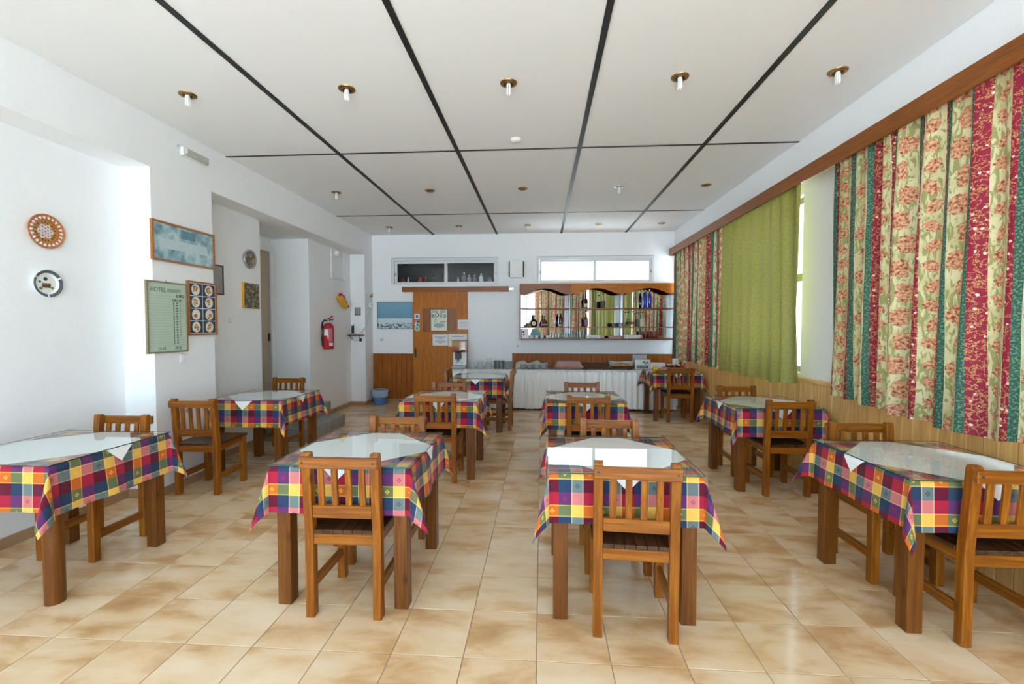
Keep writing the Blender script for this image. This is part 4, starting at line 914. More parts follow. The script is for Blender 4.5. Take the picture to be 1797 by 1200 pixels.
sheet('notice', 'white printed notice of five bold lines on the sliding door', (-1.98, ys_, 1.243), 0.305, 0.215, [(0.06, 0.22, 0.012), (0.03, 0.11, 0.010), (0.0, 0.19, 0.013), (-0.03, 0.21, 0.013), (-0.055, 0.08, 0.010)])
sheet('notice', 'small pale notice at the upper door edge', (-1.525, ys_, 1.547), 0.215, 0.19, [(0.05, 0.13, 0.006), (0.02, 0.15, 0.006), (-0.01, 0.14, 0.006), (-0.04, 0.15, 0.006)])
sheet('notice', 'cream-edged notice partly behind the drink dispenser', (-1.632, ys_, 1.238), 0.375, 0.245, [(0.075, 0.24, 0.013)], 'cream', 0.028)
t = on_wall('sticker', 'square white sticker with a blue emblem on the door', 'sticker', 'back', (-2.44, ys_, 1.708)); obj('sheet', MB().box(-0.052, 0.052, -0.055, 0.055, 0.0003, 0.0015), 'paper', t, bevel=0.0005)
obj('emblem', MB().box(-0.024, -0.004, -0.03, 0.03, 0.0016, 0.002).box(0.004, 0.024, -0.03, 0.03, 0.0016, 0.002).box(-0.015, 0.015, -0.018, -0.006, 0.0016, 0.0021).box(-0.012, 0.02, 0.008, 0.018, 0.0016, 0.0021), 'blue_ink', t)
t = on_wall('sticker', 'blue and white patterned sticker on the door below the square one', 'sticker', 'back', (-2.44, ys_, 1.572)); obj('sheet', MB().box(-0.046, 0.046, -0.05, 0.05, 0.0003, 0.0015), 'paper', t)
obj('emblem', MB().box(-0.01, 0.044, 0.0, 0.048, 0.0016, 0.002).box(-0.044, -0.02, 0.02, 0.04, 0.0016, 0.002).box(-0.015, 0.03, -0.048, -0.012, 0.0016, 0.002), 'blue_ink', t)
t = on_wall('sticker', 'round pale green sticker on the door', 'sticker', 'back', (-2.44, ys_, 1.47)); obj('disc', MB().lathe([(0.053, 0.0003), (0.053, 0.0015)], 28), plain('pale_green_sticker', (0.55, 0.66, 0.56), 0.5), t)
obj('emblem', MB().lathe([(0.034, 0.0016), (0.034, 0.002)], 9), plain('green_emblem', (0.16, 0.40, 0.32), 0.5, nz=0.5, nzs=60), t)
outlet('back', (-3.17, YB, 1.245), 'grey-white socket plate below the sea picture', 0.085); outlet('back', (-0.453, YB, 1.13), 'white wall socket left below the bar shelf', 0.08)
outlet('right', (XR, 4.17, 1.246), 'white wall socket on the pier beside the floral curtain', 0.085)
t = on_wall('wall_speaker', 'white wall speaker box with brown side cheeks between the transoms', 'speaker', 'back', (-0.482, YB, 2.615))
obj('front', MB().prism([(-0.125, -0.17), (0.125, -0.17), (0.125, 0.17), (-0.125, 0.17)], 0.001, 0.10), 'white', t, bevel=0.012)
for s in (-1, 1): obj('cheek', MB().box(s * 0.1255, s * 0.148, -0.145, 0.145, 0.001, 0.085), 'brown', t, bevel=0.004)
obj('grille_ring', MB().lathe([(0.105, 0.1005), (0.105, 0.104), (0.098, 0.104), (0.098, 0.1005)], 30, (0, 0.03, 0), caps=(0, 0)), 'alu', t)
for s in (-1, 1): obj('tweeter', MB().lathe([(0.028, 0.1005), (0.028, 0.1035)], 18, (s * 0.075, -0.115, 0)), 'alu', t)

ORD_ = ['first', 'second', 'third', 'fourth', 'fifth', 'sixth']
# ------------------------------------------------------------------ mirrored bar shelf
X0, X1, Z0, Z1, D = -0.409, 2.470, 1.260, 2.312, 0.27
bars = [X0, 0.5475, 1.521, X1]; SHZ = [1.282, 1.497, 1.850]
bs = thing('bar_shelf', 'wall-hung wooden bar shelf with three arched mirrored bays', 'shelf', (X0, YB, Z0))
def B(x0, x1, y0, y1, z0, z1): return MB().box(x0 - X0, x1 - X0, y0, y1, z0 - Z0, z1 - Z0)
for x in bars:
    a, b = (x, x + 0.022) if x == X0 else ((x - 0.022, x) if x == X1 else (x - 0.013, x + 0.013))
    obj('upright', B(a, b, -D, -0.001, Z0, Z1 - 0.02), 'rail_z', bs)
obj('bottom_board', B(X0 + 0.022, X1 - 0.022, -D, -0.001, Z0, SHZ[0]), 'rail_x', bs); obj('top_board', B(X0, X1, -D + 0.021, -0.001, Z1 - 0.019, Z1), 'door_x', bs)
for a, b in zip(bars, bars[1:]):
    l, r = a + (0.022 if a == X0 else 0.013), b - (0.022 if b == X1 else 0.013)
    for z in SHZ[1:]: obj('shelf_board', B(l, r, -D + 0.004, -0.001, z - 0.014, z), 'rail_x', bs)
    # arched fascia
    n = 28; poly = [(l - X0 - 0.01, Z1 - Z0 - 0.0002)]
    for i in range(n + 1):
        s = i / n; x = l - 0.01 + (r - l + 0.02) * s; zz = 2.118 + 0.105 * max(0.0, math.sin(PI * min(1, max(0, (s - 0.11) / 0.78)))) ** 1.15
        poly.append((x - X0, zz - Z0))
    poly.append((r - X0 + 0.01, Z1 - Z0 - 0.0002))
    m_ = MB().prism(poly, 0, 0.02); fa = obj('arched_fascia', m_, 'door_x' if a > 0 else 'rail_x', bs); fa.rotation_euler = (PI / 2, 0, 0); fa.location = (0, -D - 0.0005 + 0.02, 0)
for (a, b), beta in zip(zip(bars, bars[1:]), (8.5, 6.8, 2.5)):
    l, r = a + 0.024, b - 0.024; be = math.radians(beta); yr = -0.012; yl = yr - (r - l) * math.tan(be)
    for z0, z1 in ((SHZ[0] + 0.002, SHZ[1] - 0.016), (SHZ[1] + 0.002, SHZ[2] - 0.016), (SHZ[2] + 0.002, Z1 - 0.022)):
        me = MB().quadmesh([(l - X0, yl, z0 - Z0), (r - X0, yr, z0 - Z0), (r - X0, yr, z1 - Z0), (l - X0, yl, z1 - Z0),
                            (l - X0, yl + 0.004, z0 - Z0), (r - X0, yr + 0.004, z0 - Z0), (r - X0, yr + 0.004, z1 - Z0), (l - X0, yl + 0.004, z1 - Z0)],
                           [(0, 1, 2, 3), (7, 6, 5, 4), (0, 4, 5, 1), (1, 5, 6, 2), (2, 6, 7, 3), (3, 7, 4, 0)])
        obj('mirror', me, 'mirror', bs)
def bottle(loc, label, h, r, mat, cap='blackp', label_mat=None, neck=0.35, lab=(0.12, 0.5), flat=1.0, group='bottles on the mirrored bar shelf'):
    t = thing('bottle', label, 'bottle', loc, group=group); nr = r * 0.34; hs = h * (1 - neck)
    prof = [(r * 0.9, 0.0), (r, 0.006), (r, hs * 0.86), (r * 0.75, hs * 0.97), (nr, hs * 1.08), (nr, h - 0.022)]
    o = obj('body', MB().lathe(prof, 16), mat, t, smooth=True); o.scale = (1, flat, 1)
    obj('cap', MB().lathe([(nr * 1.15, h - 0.0215), (nr * 1.15, h)], 12), cap, t)
    if label_mat: o = obj('label', MB().lathe([(r * 1.015, hs * lab[0]), (r * 1.015, hs * lab[1])], 16), label_mat, t); o.scale = (1, flat, 1)
    return t
ysf = YB - 0.215
M['lab_cream'] = plain('cream_label', (0.62, 0.58, 0.46), 0.6); M['lab_red'] = plain('red_label', (0.50, 0.05, 0.06), 0.6); M['lab_pur'] = plain('mauve_label', (0.30, 0.22, 0.30), 0.6)
M['lab_brown'] = plain('brown_label', (0.13, 0.07, 0.06), 0.6, nz=0.5, nzs=50); M['lab_grey'] = plain('grey_label', (0.35, 0.38, 0.42), 0.6)
def bx(px): return 0.9745 * (-0.421 + (px - 912) * (2.515 + 0.421) / (1182 - 912))   # photo column on the shelf front
bottle((bx(1029.5), ysf, SHZ[2]), 'slim dark bottle with a cream label on the top bar shelf', 0.285, 0.038, 'g_dark', 'blue_ink', 'lab_cream', 0.38)
bottle((bx(1059.5), ysf, SHZ[2]), 'square-shouldered bottle with a brown label on the top bar shelf', 0.275, 0.045, 'g_clear', 'blackp', 'lab_brown', 0.38, (0.05, 0.8))
bottle((bx(1133), ysf, SHZ[2]), 'cobalt blue bottle, left one of the blue pair', 0.33, 0.034, 'g_blue', 'steel', None, 0.25)
bottle((bx(1140.5), ysf, SHZ[2]), 'cobalt blue bottle, right one of the blue pair', 0.345, 0.036, 'g_blue', 'steel', None, 0.25)
t = thing('bottle', 'round-bellied brown flask bottle with a pale medallion', 'bottle', (bx(937.5), ysf, SHZ[1]), group='bottles on the mirrored bar shelf')
obj('body', MB().lathe([(0.03, 0.0), (0.058, 0.012), (0.072, 0.05), (0.072, 0.085), (0.055, 0.125), (0.022, 0.148), (0.014, 0.16), (0.013, 0.21)], 20), 'g_dark', t, smooth=True); obj('cap', MB().lathe([(0.016, 0.2105), (0.016, 0.235)], 10), 'leaf', t)
obj('medallion', MB().lathe([(0.04, -0.0735), (0.04, -0.0745)], 20, (0, 0, 0.068), 'y'), 'lab_cream', t)
t = thing('bottle', 'squat amber decanter bottle with a long neck', 'bottle', (bx(956.3), ysf, SHZ[1]), group='bottles on the mirrored bar shelf')
obj('body', MB().lathe([(0.06, 0.0), (0.066, 0.008), (0.064, 0.07), (0.045, 0.115), (0.018, 0.145), (0.013, 0.16), (0.013, 0.225)], 20), plain('brown_liqueur', (0.14, 0.035, 0.008), 0.08, coat=0.5), t, smooth=True); obj('cap', MB().lathe([(0.016, 0.2255), (0.016, 0.25)], 10), 'brass', t); obj('label', MB().lathe([(0.0655, 0.03), (0.0645, 0.065)], 20), 'lab_pur', t)
bottle((bx(985.2), ysf, SHZ[1]), 'black bottle with a pale oval and grey foot label', 0.26, 0.040, 'g_dark', 'blackp', 'lab_grey', 0.22, (0.06, 0.28))
bottle((bx(1030), ysf, SHZ[1]), 'amber spirit bottle with a mauve label on the middle shelf', 0.285, 0.042, 'g_amber', 'lab_cream', 'lab_pur', 0.36, (0.15, 0.78))
bottle((bx(1105), ysf + 0.03, SHZ[1]), 'clear bottle half behind the red-labelled bottle', 0.295, 0.036, 'g_clear', 'blackp', None, 0.45)
bottle((bx(1110.5), ysf - 0.012, SHZ[1]), 'clear bottle with a round red label', 0.30, 0.046, 'g_clear', 'blue_ink', 'lab_red', 0.45, (0.3, 0.62))
bottle((bx(1122.5), ysf + 0.02, SHZ[1]), 'clear bottle with dark stopper left of the pale-labelled bottle', 0.275, 0.03, 'g_clear', 'blackp', None, 0.3)
bottle((bx(1127.8), ysf - 0.012, SHZ[1]), 'clear bottle with a pale green label on the middle shelf', 0.285, 0.038, 'g_clear', 'blackp', 'lab_cream', 0.3, (0.06, 0.8))
for px, lab, w, m_ in ((923, 'tiny black pot at the end of the middle bar shelf', 0.03, 'blackp'), (928, 'small brown box beside the round flask', 0.05, 'basket2'), (1078.5, 'dark small box, first of three on the middle shelf', 0.05, 'lab_brown'), (1084.2, 'dark small box, second of three on the middle shelf', 0.05, 'ink'), (1090, 'grey small box, last of three on the middle shelf', 0.05, 'lab_grey')):
    tag(obj('small_box', MB().box(-w / 2, w / 2, -0.03, 0.03, 0, 0.075 if w > 0.04 else 0.04), m_, bevel=0.003), lab, 'box', 'little boxes on the bar shelf').location = (bx(px), ysf, SHZ[1])
def tumbler(px, h, r, mat, label, group, z=SHZ[0], dy=0.0):
    o = obj('drinking_glass', MB().lathe([(r * 0.78, 0.0), (r * 0.82, 0.004), (r, h), (r * 0.93, h), (r * 0.75, 0.008), (0.002, 0.008)], 16), mat, smooth=True)
    o.location = (bx(px), ysf + dy, z); return tag(o, label, 'glass', group)
def cup(px, label, group, z=SHZ[0], x=None, y=None, s=1.0, rz=0.0, mat='porcelain'):
    t = thing('cup', label, 'cup', (bx(px) if x is None else x, ysf if y is None else y, z), rz, group)
    obj('bowl', MB().lathe([(0.022 * s, 0.0), (0.024 * s, 0.004 * s), (0.036 * s, 0.025 * s), (0.041 * s, 0.062 * s), (0.038 * s, 0.062 * s), (0.033 * s, 0.026 * s), (0.004, 0.009 * s)], 18), mat, t, smooth=True)
    obj('handle', MB().tube([(0.038 * s, 0, 0.05 * s), (0.058 * s, 0, 0.05 * s), (0.062 * s, 0, 0.032 * s), (0.035 * s, 0, 0.018 * s)], 0.0045 * s, 6), mat, t)
tumbler(1097, 0.10, 0.034, 'g_tumbler', 'tumbler at the divider on the middle bar shelf', 'tumblers', SHZ[1])
for k in range(6): tumbler(974.5 + k * 4.9, 0.095, 0.025, 'g_tumbler', ORD_[k] + ' small clear tumbler from the left in the row of six', 'row of six tumblers')
for k, px in enumerate((1005.5, 1011.5, 1022, 1027.5)): tumbler(px, 0.155, 0.03, 'g_tumbler', ORD_[k] + ' tall clear glass from the left in the middle bay', 'tall clear glasses')
for k in range(5): cup(1032.5 + k * 5.2, ORD_[k] + ' white cup from the left in the middle bay', 'row of five white cups', rz=-0.8)
for k in range(6): cup(1097.5 + k * 5.0, ORD_[k] + ' white cup from the left in the bay nearest the curtain', 'row of six white cups', rz=-0.6, s=1.05)
for k in range(5): tumbler(1128.5 + k * 6.2, 0.135, 0.031, 'g_red', ORD_[k] + ' dark red glass from the left next to the white cups', 'dark red glasses', dy=0.0)
cup(1160, 'little brown cup at the end of the dark red glasses', 'brown cup', mat='basket2', s=0.9)
for k in range(4): cup(933 + k * 9.5, ORD_[k] + ' white cup from the left before the teal fan plate', 'white cups before the fan plate', rz=-1.0, s=0.95)
tag(obj('grey_tray', MB().loft([(-0.11, 0.11, -0.04, 0.04, 0), (-0.12, 0.12, -0.045, 0.045, 0.045)]), 'pink', bevel=0.004), 'shallow grey-pink tray at the end of the middle bay', 'tray').location = (bx(1081), ysf, SHZ[0])
t = thing('price_card', 'white card with dark scribbles leaning in the first bay', 'card', (bx(922), ysf - 0.01, SHZ[0]))
obj('sheet', MB().box(-0.06, 0.06, 0, 0.004, 0, 0.175), 'paper', t); obj('scribble', MB().box(-0.045, -0.015, -0.001, -0.0002, 0.11, 0.14).box(-0.04, -0.012, -0.001, -0.0002, 0.06, 0.085), 'ink', t)
t = thing('fan_plate', 'teal fan-shaped ornament leaning in the first bay', 'ornament', (bx(940), ysf + 0.055, SHZ[0]))
f_ = MB().prism([(-0.07, 0.0), (0.02, 0.0), (0.11, 0.06), (0.09, 0.12), (0.02, 0.185), (-0.05, 0.18), (-0.09, 0.08)], 0, 0.008); o = obj('fan', f_, 'teal', t); o.rotation_euler = (PI / 2 - 0.18, 0, 0)
o = obj('fan_rib', MB().prism([(-0.05, 0.185), (-0.02, 0.19), (0.115, 0.075), (0.112, 0.055)], 0.0085, 0.012), 'lab_grey', t); o.rotation_euler = (PI / 2 - 0.18, 0, 0)

# bottles on the kitchen shelf behind the first transom
for k, (x, h, m_, c_) in enumerate(((-2.80, 0.15, 'lab_red', 'redm'), (-2.69, 0.16, 'paper', 'paper'), (-2.45, 0.19, 'lab_red', 'redm'), (-2.33, 0.20, 'lab_brown', 'redm'), (-2.18, 0.19, 'dimwall', 'leaf'), (-2.0, 0.20, 'lab_brown', 'redm'), (-1.94, 0.19, 'dimwall', 'leaf'),
                                    (-1.68, 0.16, 'paper', 'paper'), (-1.56, 0.24, 'lab_pur', 'paper'), (-1.46, 0.19, 'lab_grey', 'paper'), (-1.35, 0.19, 'lab_pur', 'paper'), (-1.22, 0.22, 'paper', 'paper'), (-1.05, 0.15, 'lab_grey', 'lab_grey'))):
    lab = ['short red bottle at the end', 'thin white tube', 'first tall red bottle', 'second tall dark red bottle', 'bottle with green cap', 'brownish bottle before the centre bar', 'second bottle with green cap', 'thin white tube right of the centre bar', 'tallest mauve bottle with white cap', 'grey bottle with white cap', 'mauve bottle with white cap', 'white spray bottle', 'low grey jar'][k] + ' behind the dark transom glass'
    bottle((x * 1.018 + 0.03, YB + 0.27, 2.3555), lab, h, 0.045 if h < 0.3 and k not in (1, 7) else 0.018, m_, c_, None, 0.25, group='bottles behind the dark transom')

# ------------------------------------------------------------------ buffet counter
YC, ZC = 8.0, 0.735
bt = thing('buffet_table', 'long buffet table under a white skirted cloth', 'table', (0.35, 8.33, 0)); ox = -0.35
obj('tabletop', MB().box(-1.60 + ox, 2.36 + ox, -0.31, 0.325, ZC - 0.035, ZC - 0.004), 'table_x', bt)
for x in (-1.5, 0.35, 2.28):
    for y in (-0.26, 0.26): obj('leg', MB().box(x + ox - 0.03, x + ox + 0.03, y - 0.03, y + 0.03, 0, ZC - 0.036), 'table_z', bt)
def skirt():
    n = 420; vs = []; uv = []; x0, x1 = -1.615, 2.375; rows = 8
    fs = []
    def wob(x): return 0.020 * math.sin(x * 58 + 2.2 * math.sin(x * 3.1)) + 0.010 * math.sin(x * 27 + 1)
    for j in range(rows + 1):
        s = j / rows
        for i in range(n + 1):
            x = x0 + (x1 - x0) * i / n; z = ZC - 0.012 * (1 if j else 0) - (ZC - 0.05 - 0.008 * math.sin(x * 9)) * s
            vs.append((x, YC - 0.004 - (0.005 if j else 0.0) - (0.25 + 0.75 * s) * (wob(x) + 0.018) * (1 if j else 0), z))
    fs = [(j * (n + 1) + i, (j + 1) * (n + 1) + i, (j + 1) * (n + 1) + i + 1, j * (n + 1) + i + 1) for j in range(rows) for i in range(n)]
    return MB().quadmesh(vs, fs)
bc = thing('buffet_cloth', 'white pleated skirt and glossy cover over the long buffet table', 'tablecloth', (0.35, 8.0, 0))
o = obj('pleated_skirt', skirt(), 'skirt', bc, smooth='all'); o.location = (-0.35, -8.0, 0)
o = obj('top_cover', MB().box(-1.615, 2.375, YC - 0.012, 8.655, ZC - 0.003, ZC), plain('cover_sheet', (0.50, 0.49, 0.46), 0.22, coat=0.5, nz=0.12, nzs=25), bc); o.location = (-0.35, -8.0, 0)
def lace():
    vs = []; n = 400; x0, x1 = -1.615, 2.375
    for i in range(n + 1):
        x = x0 + (x1 - x0) * i / n; d = 0.035 + 0.012 * math.sin(x * 60) + 0.006 * math.sin(x * 131)
        for z, y in ((ZC + 0.001, YC - 0.012), (ZC - 0.008, YC - 0.03), (ZC - d, YC - 0.055)): vs.append((x, y + 0.004 * math.sin(x * 90), z))
    return MB().quadmesh(vs, [(3 * i + k, 3 * i + k + 1, 3 * i + k + 4, 3 * i + k + 3) for i in range(n) for k in (0, 1)])
o = obj('lace_edge', lace(), plain('silver_lace', (0.78, 0.79, 0.79), 0.2, coat=0.8), bc, smooth='all'); o.location = (-0.35, -8.0, 0)
for s, x in ((-1, -1.618), (1, 2.378)):
    o = obj('end_panel', MB().box(x - 0.002, x + 0.002, YC - 0.012, 8.655, 0.05, ZC - 0.004), 'skirt', bc); o.location = (-0.35, -8.0, 0)
ZS = ZC + 0.0005
# juice dispenser
jd = thing('drink_dispenser', 'white and black drink dispenser with an amber tank', 'drink dispenser', (-1.525, 8.22, ZS))
obj('base', MB().box(-0.12, 0.13, -0.12, 0.12, 0, 0.05), 'greyp', jd, bevel=0.006); obj('column', MB().box(-0.115, 0.125, -0.02, 0.115, 0.0505, 0.30), 'white', jd, bevel=0.006)
obj('spout_housing', MB().box(-0.06, 0.045, -0.11, -0.0205, 0.17, 0.30), 'blackp', jd, bevel=0.006); obj('spout', MB().lathe([(0.018, 0.12), (0.022, 0.169)], 12, (-0.01, -0.075, 0)), 'steel', jd)
obj('front_panel', MB().box(-0.11, 0.12, -0.0225, -0.0203, 0.052, 0.165), 'porcelain', jd)
for x in (-0.05, 0.05): obj('knob', MB().lathe([(0.014, -0.04), (0.016, -0.023)], 12, (x, 0, 0.10), 'y'), 'greyp', jd)
obj('tank', MB().loft([(-0.105, 0.115, -0.09, 0.11, 0.3005), (-0.12, 0.13, -0.105, 0.118, 0.34), (-0.12, 0.13, -0.105, 0.118, 0.50)]), 'amber', jd)
obj('tank_lid', MB().box(-0.125, 0.135, -0.11, 0.123, 0.5005, 0.515), 'frame_g', jd, bevel=0.003); obj('mixer', MB().lathe([(0.012, 0.302), (0.02, 0.42), (0.012, 0.44)], 12, (0.01, 0.0, 0)), 'cream', jd)
ORD = ['first', 'second', 'third', 'fourth', 'fifth', 'sixth', 'seventh', 'eighth']
def plate_stack(x, y, n, r, label, grp, step=0.021):
    me = MB().lathe([(r * 0.55, 0.0), (r * 0.6, 0.004), (r, 0.020), (r * 0.97, 0.0225), (r * 0.56, 0.008), (0.003, 0.008)], 22).mesh('plate', smooth=True)
    for k in range(n):
        o = obj('saucer_plate', me, 'porcelain'); o.location = (x, y, ZS + k * step); tag(o, ('lowest' if k == 0 else 'topmost' if k == n - 1 else ORD[k] + ' from below') + ' ' + label, 'plate', grp)
plate_stack(-1.275, 8.21, 7, 0.062, 'white saucer in the stack next to the drink dispenser', 'first saucer stack', 0.017); plate_stack(-1.13, 8.21, 8, 0.065, 'white saucer in the middle stack of three', 'second saucer stack', 0.017); plate_stack(-0.975, 8.21, 7, 0.065, 'white saucer in the stack topped by a cup', 'third saucer stack', 0.017)
cup(0, 'white cup on top of the third saucer stack', 'cup on saucers', ZS + 6 * 0.017 + 0.0235, -0.96, 8.20, 1.0, -2.4)
for k in range(3):
    for q in range(2):
        o = obj('drinking_glass', MB().lathe([(0.026, 0.0), (0.027, 0.004), (0.032, 0.145), (0.029, 0.145), (0.024, 0.008), (0.002, 0.008)], 14), 'g_tumbler', smooth=True); o.location = (-0.845 + k * 0.068, 8.16 + q * 0.075, ZS)
        tag(o, ORD_[k] + ' clear glass from the left in the %s row of the buffet cluster' % ('front', 'rear')[q], 'glass', 'clear glasses on the buffet')
for k in range(4):
    r = 0.095; o = obj('glass_bowl', MB().lathe([(r * 0.5, 0.0), (r * 0.55, 0.004), (r, 0.06), (r * 0.95, 0.06), (r * 0.5, 0.010), (0.003, 0.010)], 20), plain('grey_glassware', (0.42, 0.46, 0.47), 0.12, coat=0.3), smooth=True); o.location = (-0.605, 8.21, ZS + k * 0.024)
    tag(o, ORD_[k] + ' grey glass bowl from below in the stack beside the clear glasses', 'bowl', 'stacked glass bowls')
t = thing('bread_cloth', 'cream lace cloth spread behind the four grey tins', 'cloth', (-0.18, 8.42, ZS)); 
def rumple(w, d, h, seed, n=22):
    rg = random.Random(seed); ph = [rg.uniform(0, 6) for _ in range(4)]; pts = []
    for j in range(9):
        for i in range(n + 1):
            a = i / n * 2 - 1; b = j / 8
            pts.append((a * w / 2, (b - 0.5) * d, 0.004 + h * (1 - abs(2 * b - 1) ** 2) * (0.8 + 0.2 * math.sin(a * 7 + ph[0])) + 0.008 * math.sin(a * 15 + b * 6 + ph[1])))
    return MB().quadmesh(pts, [(j * (n + 1) + i, j * (n + 1) + i + 1, (j + 1) * (n + 1) + i + 1, (j + 1) * (n + 1) + i) for j in range(8) for i in range(n)])
obj('sheet', rumple(0.60, 0.30, 0.13, 2), plain('lace_cream', (0.56, 0.52, 0.42), 0.8, nz=0.3, nzs=50), t, smooth='all')
for k in range(4):
    o = obj('tin_bowl', MB().lathe([(0.03, 0.0), (0.047, 0.012), (0.056, 0.045), (0.057, 0.08), (0.053, 0.08), (0.051, 0.045), (0.004, 0.014)], 20), plain('grey_tin', (0.36, 0.40, 0.44), 0.3, 0.2), smooth=True); o.location = (-0.33 + k * 0.126, 8.18, ZS)
    tag(o, ORD_[k] + ' grey round tin from the left in the buffet row of four', 'tin', 'row of four grey tins')
t = thing('cake_cover', 'pinkish translucent plastic lidded tray on the buffet', 'food box', (0.50, 8.28, ZS))
obj('tray', MB().loft([(-0.22, 0.22, -0.15, 0.15, 0), (-0.27, 0.27, -0.18, 0.18, 0.03), (-0.27, 0.27, -0.18, 0.18, 0.04)]), 'pink', t, bevel=0.004); obj('lid', MB().loft([(-0.25, 0.25, -0.165, 0.165, 0.041), (-0.21, 0.21, -0.13, 0.13, 0.13), (-0.195, 0.195, -0.12, 0.12, 0.138)]), 'pink', t, bevel=0.006)
t = thing('wicker_basket', 'dark brown oblong wicker basket between the plastic tray and the bread', 'basket', (0.995, 8.29, ZS))
obj('wall', MB().loft([(-0.17, 0.17, -0.10, 0.10, 0), (-0.225, 0.225, -0.135, 0.135, 0.085), (-0.205, 0.205, -0.115, 0.115, 0.085), (-0.15, 0.15, -0.085, 0.085, 0.012)]), 'basket', t)
for z in (0.02, 0.042, 0.064, 0.088):
    q = z / 0.088; a, b = 0.17 + 0.055 * q + 0.003, 0.10 + 0.035 * q + 0.003; obj('woven_band', MB().tube([(-a, -b, z), (a, -b, z), (a, b, z), (-a, b, z), (-a, -b, z)], 0.007, 6), 'basket', t)
t = thing('bread_basket', 'cloth-lined basket holding a bread loaf on the buffet', 'basket', (1.47, 8.27, ZS))
obj('wall', MB().loft([(-0.17, 0.17, -0.11, 0.11, 0), (-0.215, 0.215, -0.14, 0.14, 0.06), (-0.20, 0.20, -0.125, 0.125, 0.06), (-0.15, 0.15, -0.09, 0.09, 0.008)]), 'basket', t)
def lining():
    vs = []; n = 40
    for j in range(4):
        for k in range(n):
            a = 2 * PI * k / n; ex = 0.205 + 0.025 * j / 3; ey = 0.12 + 0.035 * j / 3
            z = 0.02 + (0.065 + 0.06 * abs(math.cos(a)) ** 3 + 0.035 * max(0, math.sin(a))) * j / 3 - (0.075 * max(0, -math.sin(a)) ** 2) * j / 3
            vs.append((ex * math.cos(a), ey * math.sin(a) + 0.02, z + 0.006 * math.sin(5 * a + j)))
    return MB().quadmesh(vs, [(j * n + k, j * n + (k + 1) % n, (j + 1) * n + (k + 1) % n, (j + 1) * n + k) for j in range(3) for k in range(n)])
obj('lining', lining(), 'gcloth', t, smooth='all')
tag(obj('bread_loaf', MB().sphere((0, 0, 0.052), 0.165, 0.085, 0.05, 20, 10), 'bread', smooth=True), 'golden bread loaf lying in the cloth-lined basket', 'bread').location = (1.46, 8.225, ZS + 0.012)
cbx = thing('carton_box', 'white open carton with a dark blue printed band on the buffet', 'box', (1.845, 8.36, ZS))
obj('body', MB().box(-0.135, 0.135, -0.13, 0.13, 0, 0.165), 'white', cbx, bevel=0.002); o = obj('flap', MB().box(-0.132, 0.132, 0.118, 0.124, 0.1655, 0.245), 'greyp', cbx)
obj('printed_band', MB().box(-0.10, 0.10, -0.1315, -0.1302, 0.015, 0.062), 'teal_ink', cbx)
for k in range(7): obj('band_letter', MB().box(-0.085 + k * 0.025, -0.071 + k * 0.025, -0.1322, -0.1316, 0.025, 0.052), 'lab_grey', cbx)
obj('printed_logo', MB().lathe([(0.018, -0.1302), (0.018, -0.1312)], 10, (0.025, 0, 0.125), 'y').lathe([(0.016, -0.1302), (0.016, -0.1312)], 10, (0.085, 0, 0.12), 'y').lathe([(0.013, -0.1302), (0.013, -0.1312)], 10, (0.055, 0, 0.10), 'y'), 'charcoal', cbx)

# ------------------------------------------------------------------ things on the breakfast table
ZP = ZT + 0.012; tx, ty = 2.15, 7.53
t = thing('napkin_stack', 'white paper napkins stacked on the breakfast table', 'napkins', (tx - 0.17, ty + 0.22, ZP))
for k in range(6): obj('napkin', MB().box(-0.12, 0.12, -0.07, 0.07, k * 0.02, k * 0.02 + 0.018), 'paper', t, bevel=0.004)
t = thing('snack_tray', 'tan basket tray of pink packets on the breakfast table', 'tray', (tx - 0.16, ty - 0.16, ZP))
obj('tray', MB().loft([(-0.15, 0.15, -0.10, 0.10, 0), (-0.18, 0.18, -0.12, 0.12, 0.04), (-0.165, 0.165, -0.105, 0.105, 0.04), (-0.14, 0.14, -0.09, 0.09, 0.006)]), 'basket2', t)
for k in range(8): tag(obj('packet', MB().box(-0.035, 0.035, -0.05, 0.05, 0, 0.016), plain('pink_packet', (0.62, 0.30, 0.27), 0.35, nz=0.5, nzs=40) if k == 0 else bpy.data.materials['pink_packet'], bevel=0.005), ORD[k] + ' pink sachet from below in the tan tray', 'packet', 'pink sachets').location = (tx - 0.12 + 0.075 * (k % 3) - 0.05, ty - 0.16 + 0.02 * (k // 3), ZP + 0.012 + 0.018 * (k // 3))
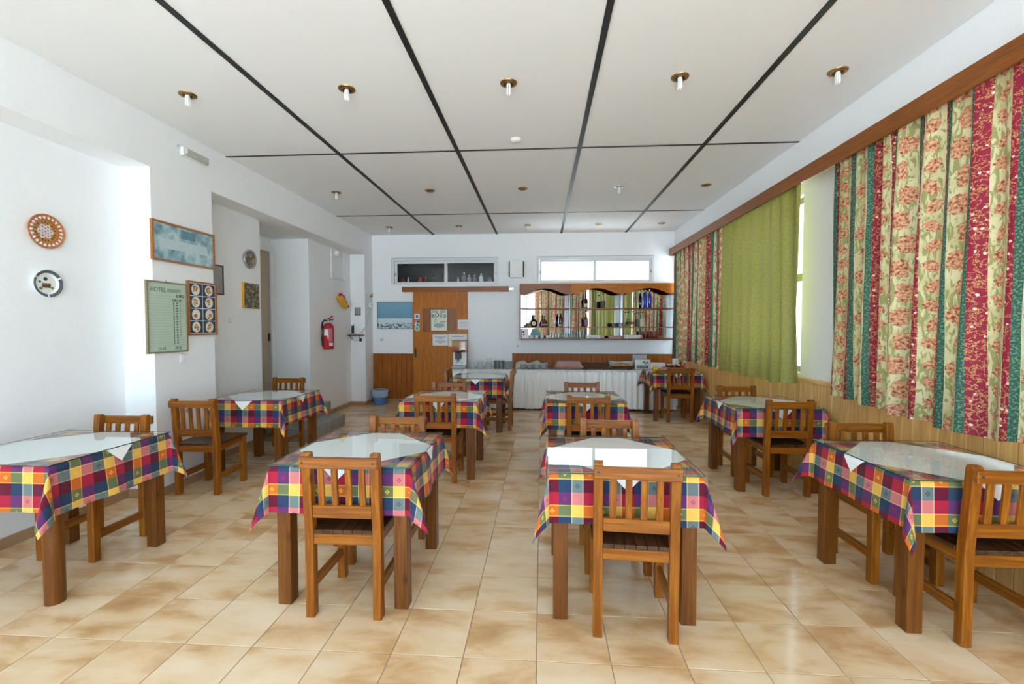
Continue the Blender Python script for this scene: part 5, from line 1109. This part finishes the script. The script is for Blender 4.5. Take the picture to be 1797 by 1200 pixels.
tag(obj('yellow_packet', MB().loft([(-0.03, 0.03, -0.02, 0.02, 0), (-0.045, 0.045, -0.03, 0.03, 0.05), (-0.035, 0.035, -0.008, 0.008, 0.09)]), 'yellow', bevel=0.006), 'bright yellow packet at the corner of the breakfast table', 'packet').location = (tx - 0.315, ty - 0.24, ZP)
t = thing('jar_basket', 'tan basket of little jars behind the chair back', 'basket', (tx + 0.07, ty + 0.05, ZP))
obj('wall', MB().loft([(-0.15, 0.15, -0.10, 0.10, 0), (-0.17, 0.17, -0.115, 0.115, 0.06), (-0.155, 0.155, -0.10, 0.10, 0.06), (-0.14, 0.14, -0.09, 0.09, 0.006)]), 'basket2', t)
for k in range(6):
    j_ = thing('jam_jar', ORD_[k % 3] + ' capped jar from the left in the %s row of the jar basket' % ('front', 'rear')[k // 3], 'jar', (tx - 0.02 + 0.075 * (k % 3), ty + 0.02 + 0.07 * (k // 3), ZP + 0.0065), group='little jars in the basket')
    obj('glass', MB().lathe([(0.027, 0), (0.03, 0.01), (0.03, 0.075), (0.024, 0.085)], 14), 'g_red' if k % 2 else 'amber', j_, smooth=True); obj('lid', MB().lathe([(0.029, 0.0855), (0.029, 0.10)], 14), 'steel' if k % 2 else 'white', j_)
for k, (dx, dy, h, m_, c_, lab) in enumerate(((0.20, 0.16, 0.20, 'amber', 'yellow', 'tall oil bottle on the breakfast table'), (0.245, 0.08, 0.16, 'lab_red', 'paper', 'red sauce bottle with white cap on the breakfast table'), (0.14, 0.17, 0.17, 'g_clear', 'steel', 'clear cruet on the breakfast table'))):
    bottle((tx + dx, ty + dy, ZP), lab, h, 0.026, m_, c_, None, 0.4, group='bottles on the breakfast table')
t = thing('egg_basket', 'brown basket at the wall end of the breakfast table', 'basket', (tx + 0.28, ty - 0.14, ZP))
obj('wall', MB().lathe([(0.06, 0.0), (0.085, 0.055), (0.078, 0.055), (0.055, 0.006), (0.003, 0.006)], 22), 'basket', t, smooth=True); obj('rim', MB().tube([(0.083 * math.cos(a), 0.083 * math.sin(a), 0.058) for a in [2 * PI * k / 20 for k in range(21)]], 0.006, 6), 'basket2', t)
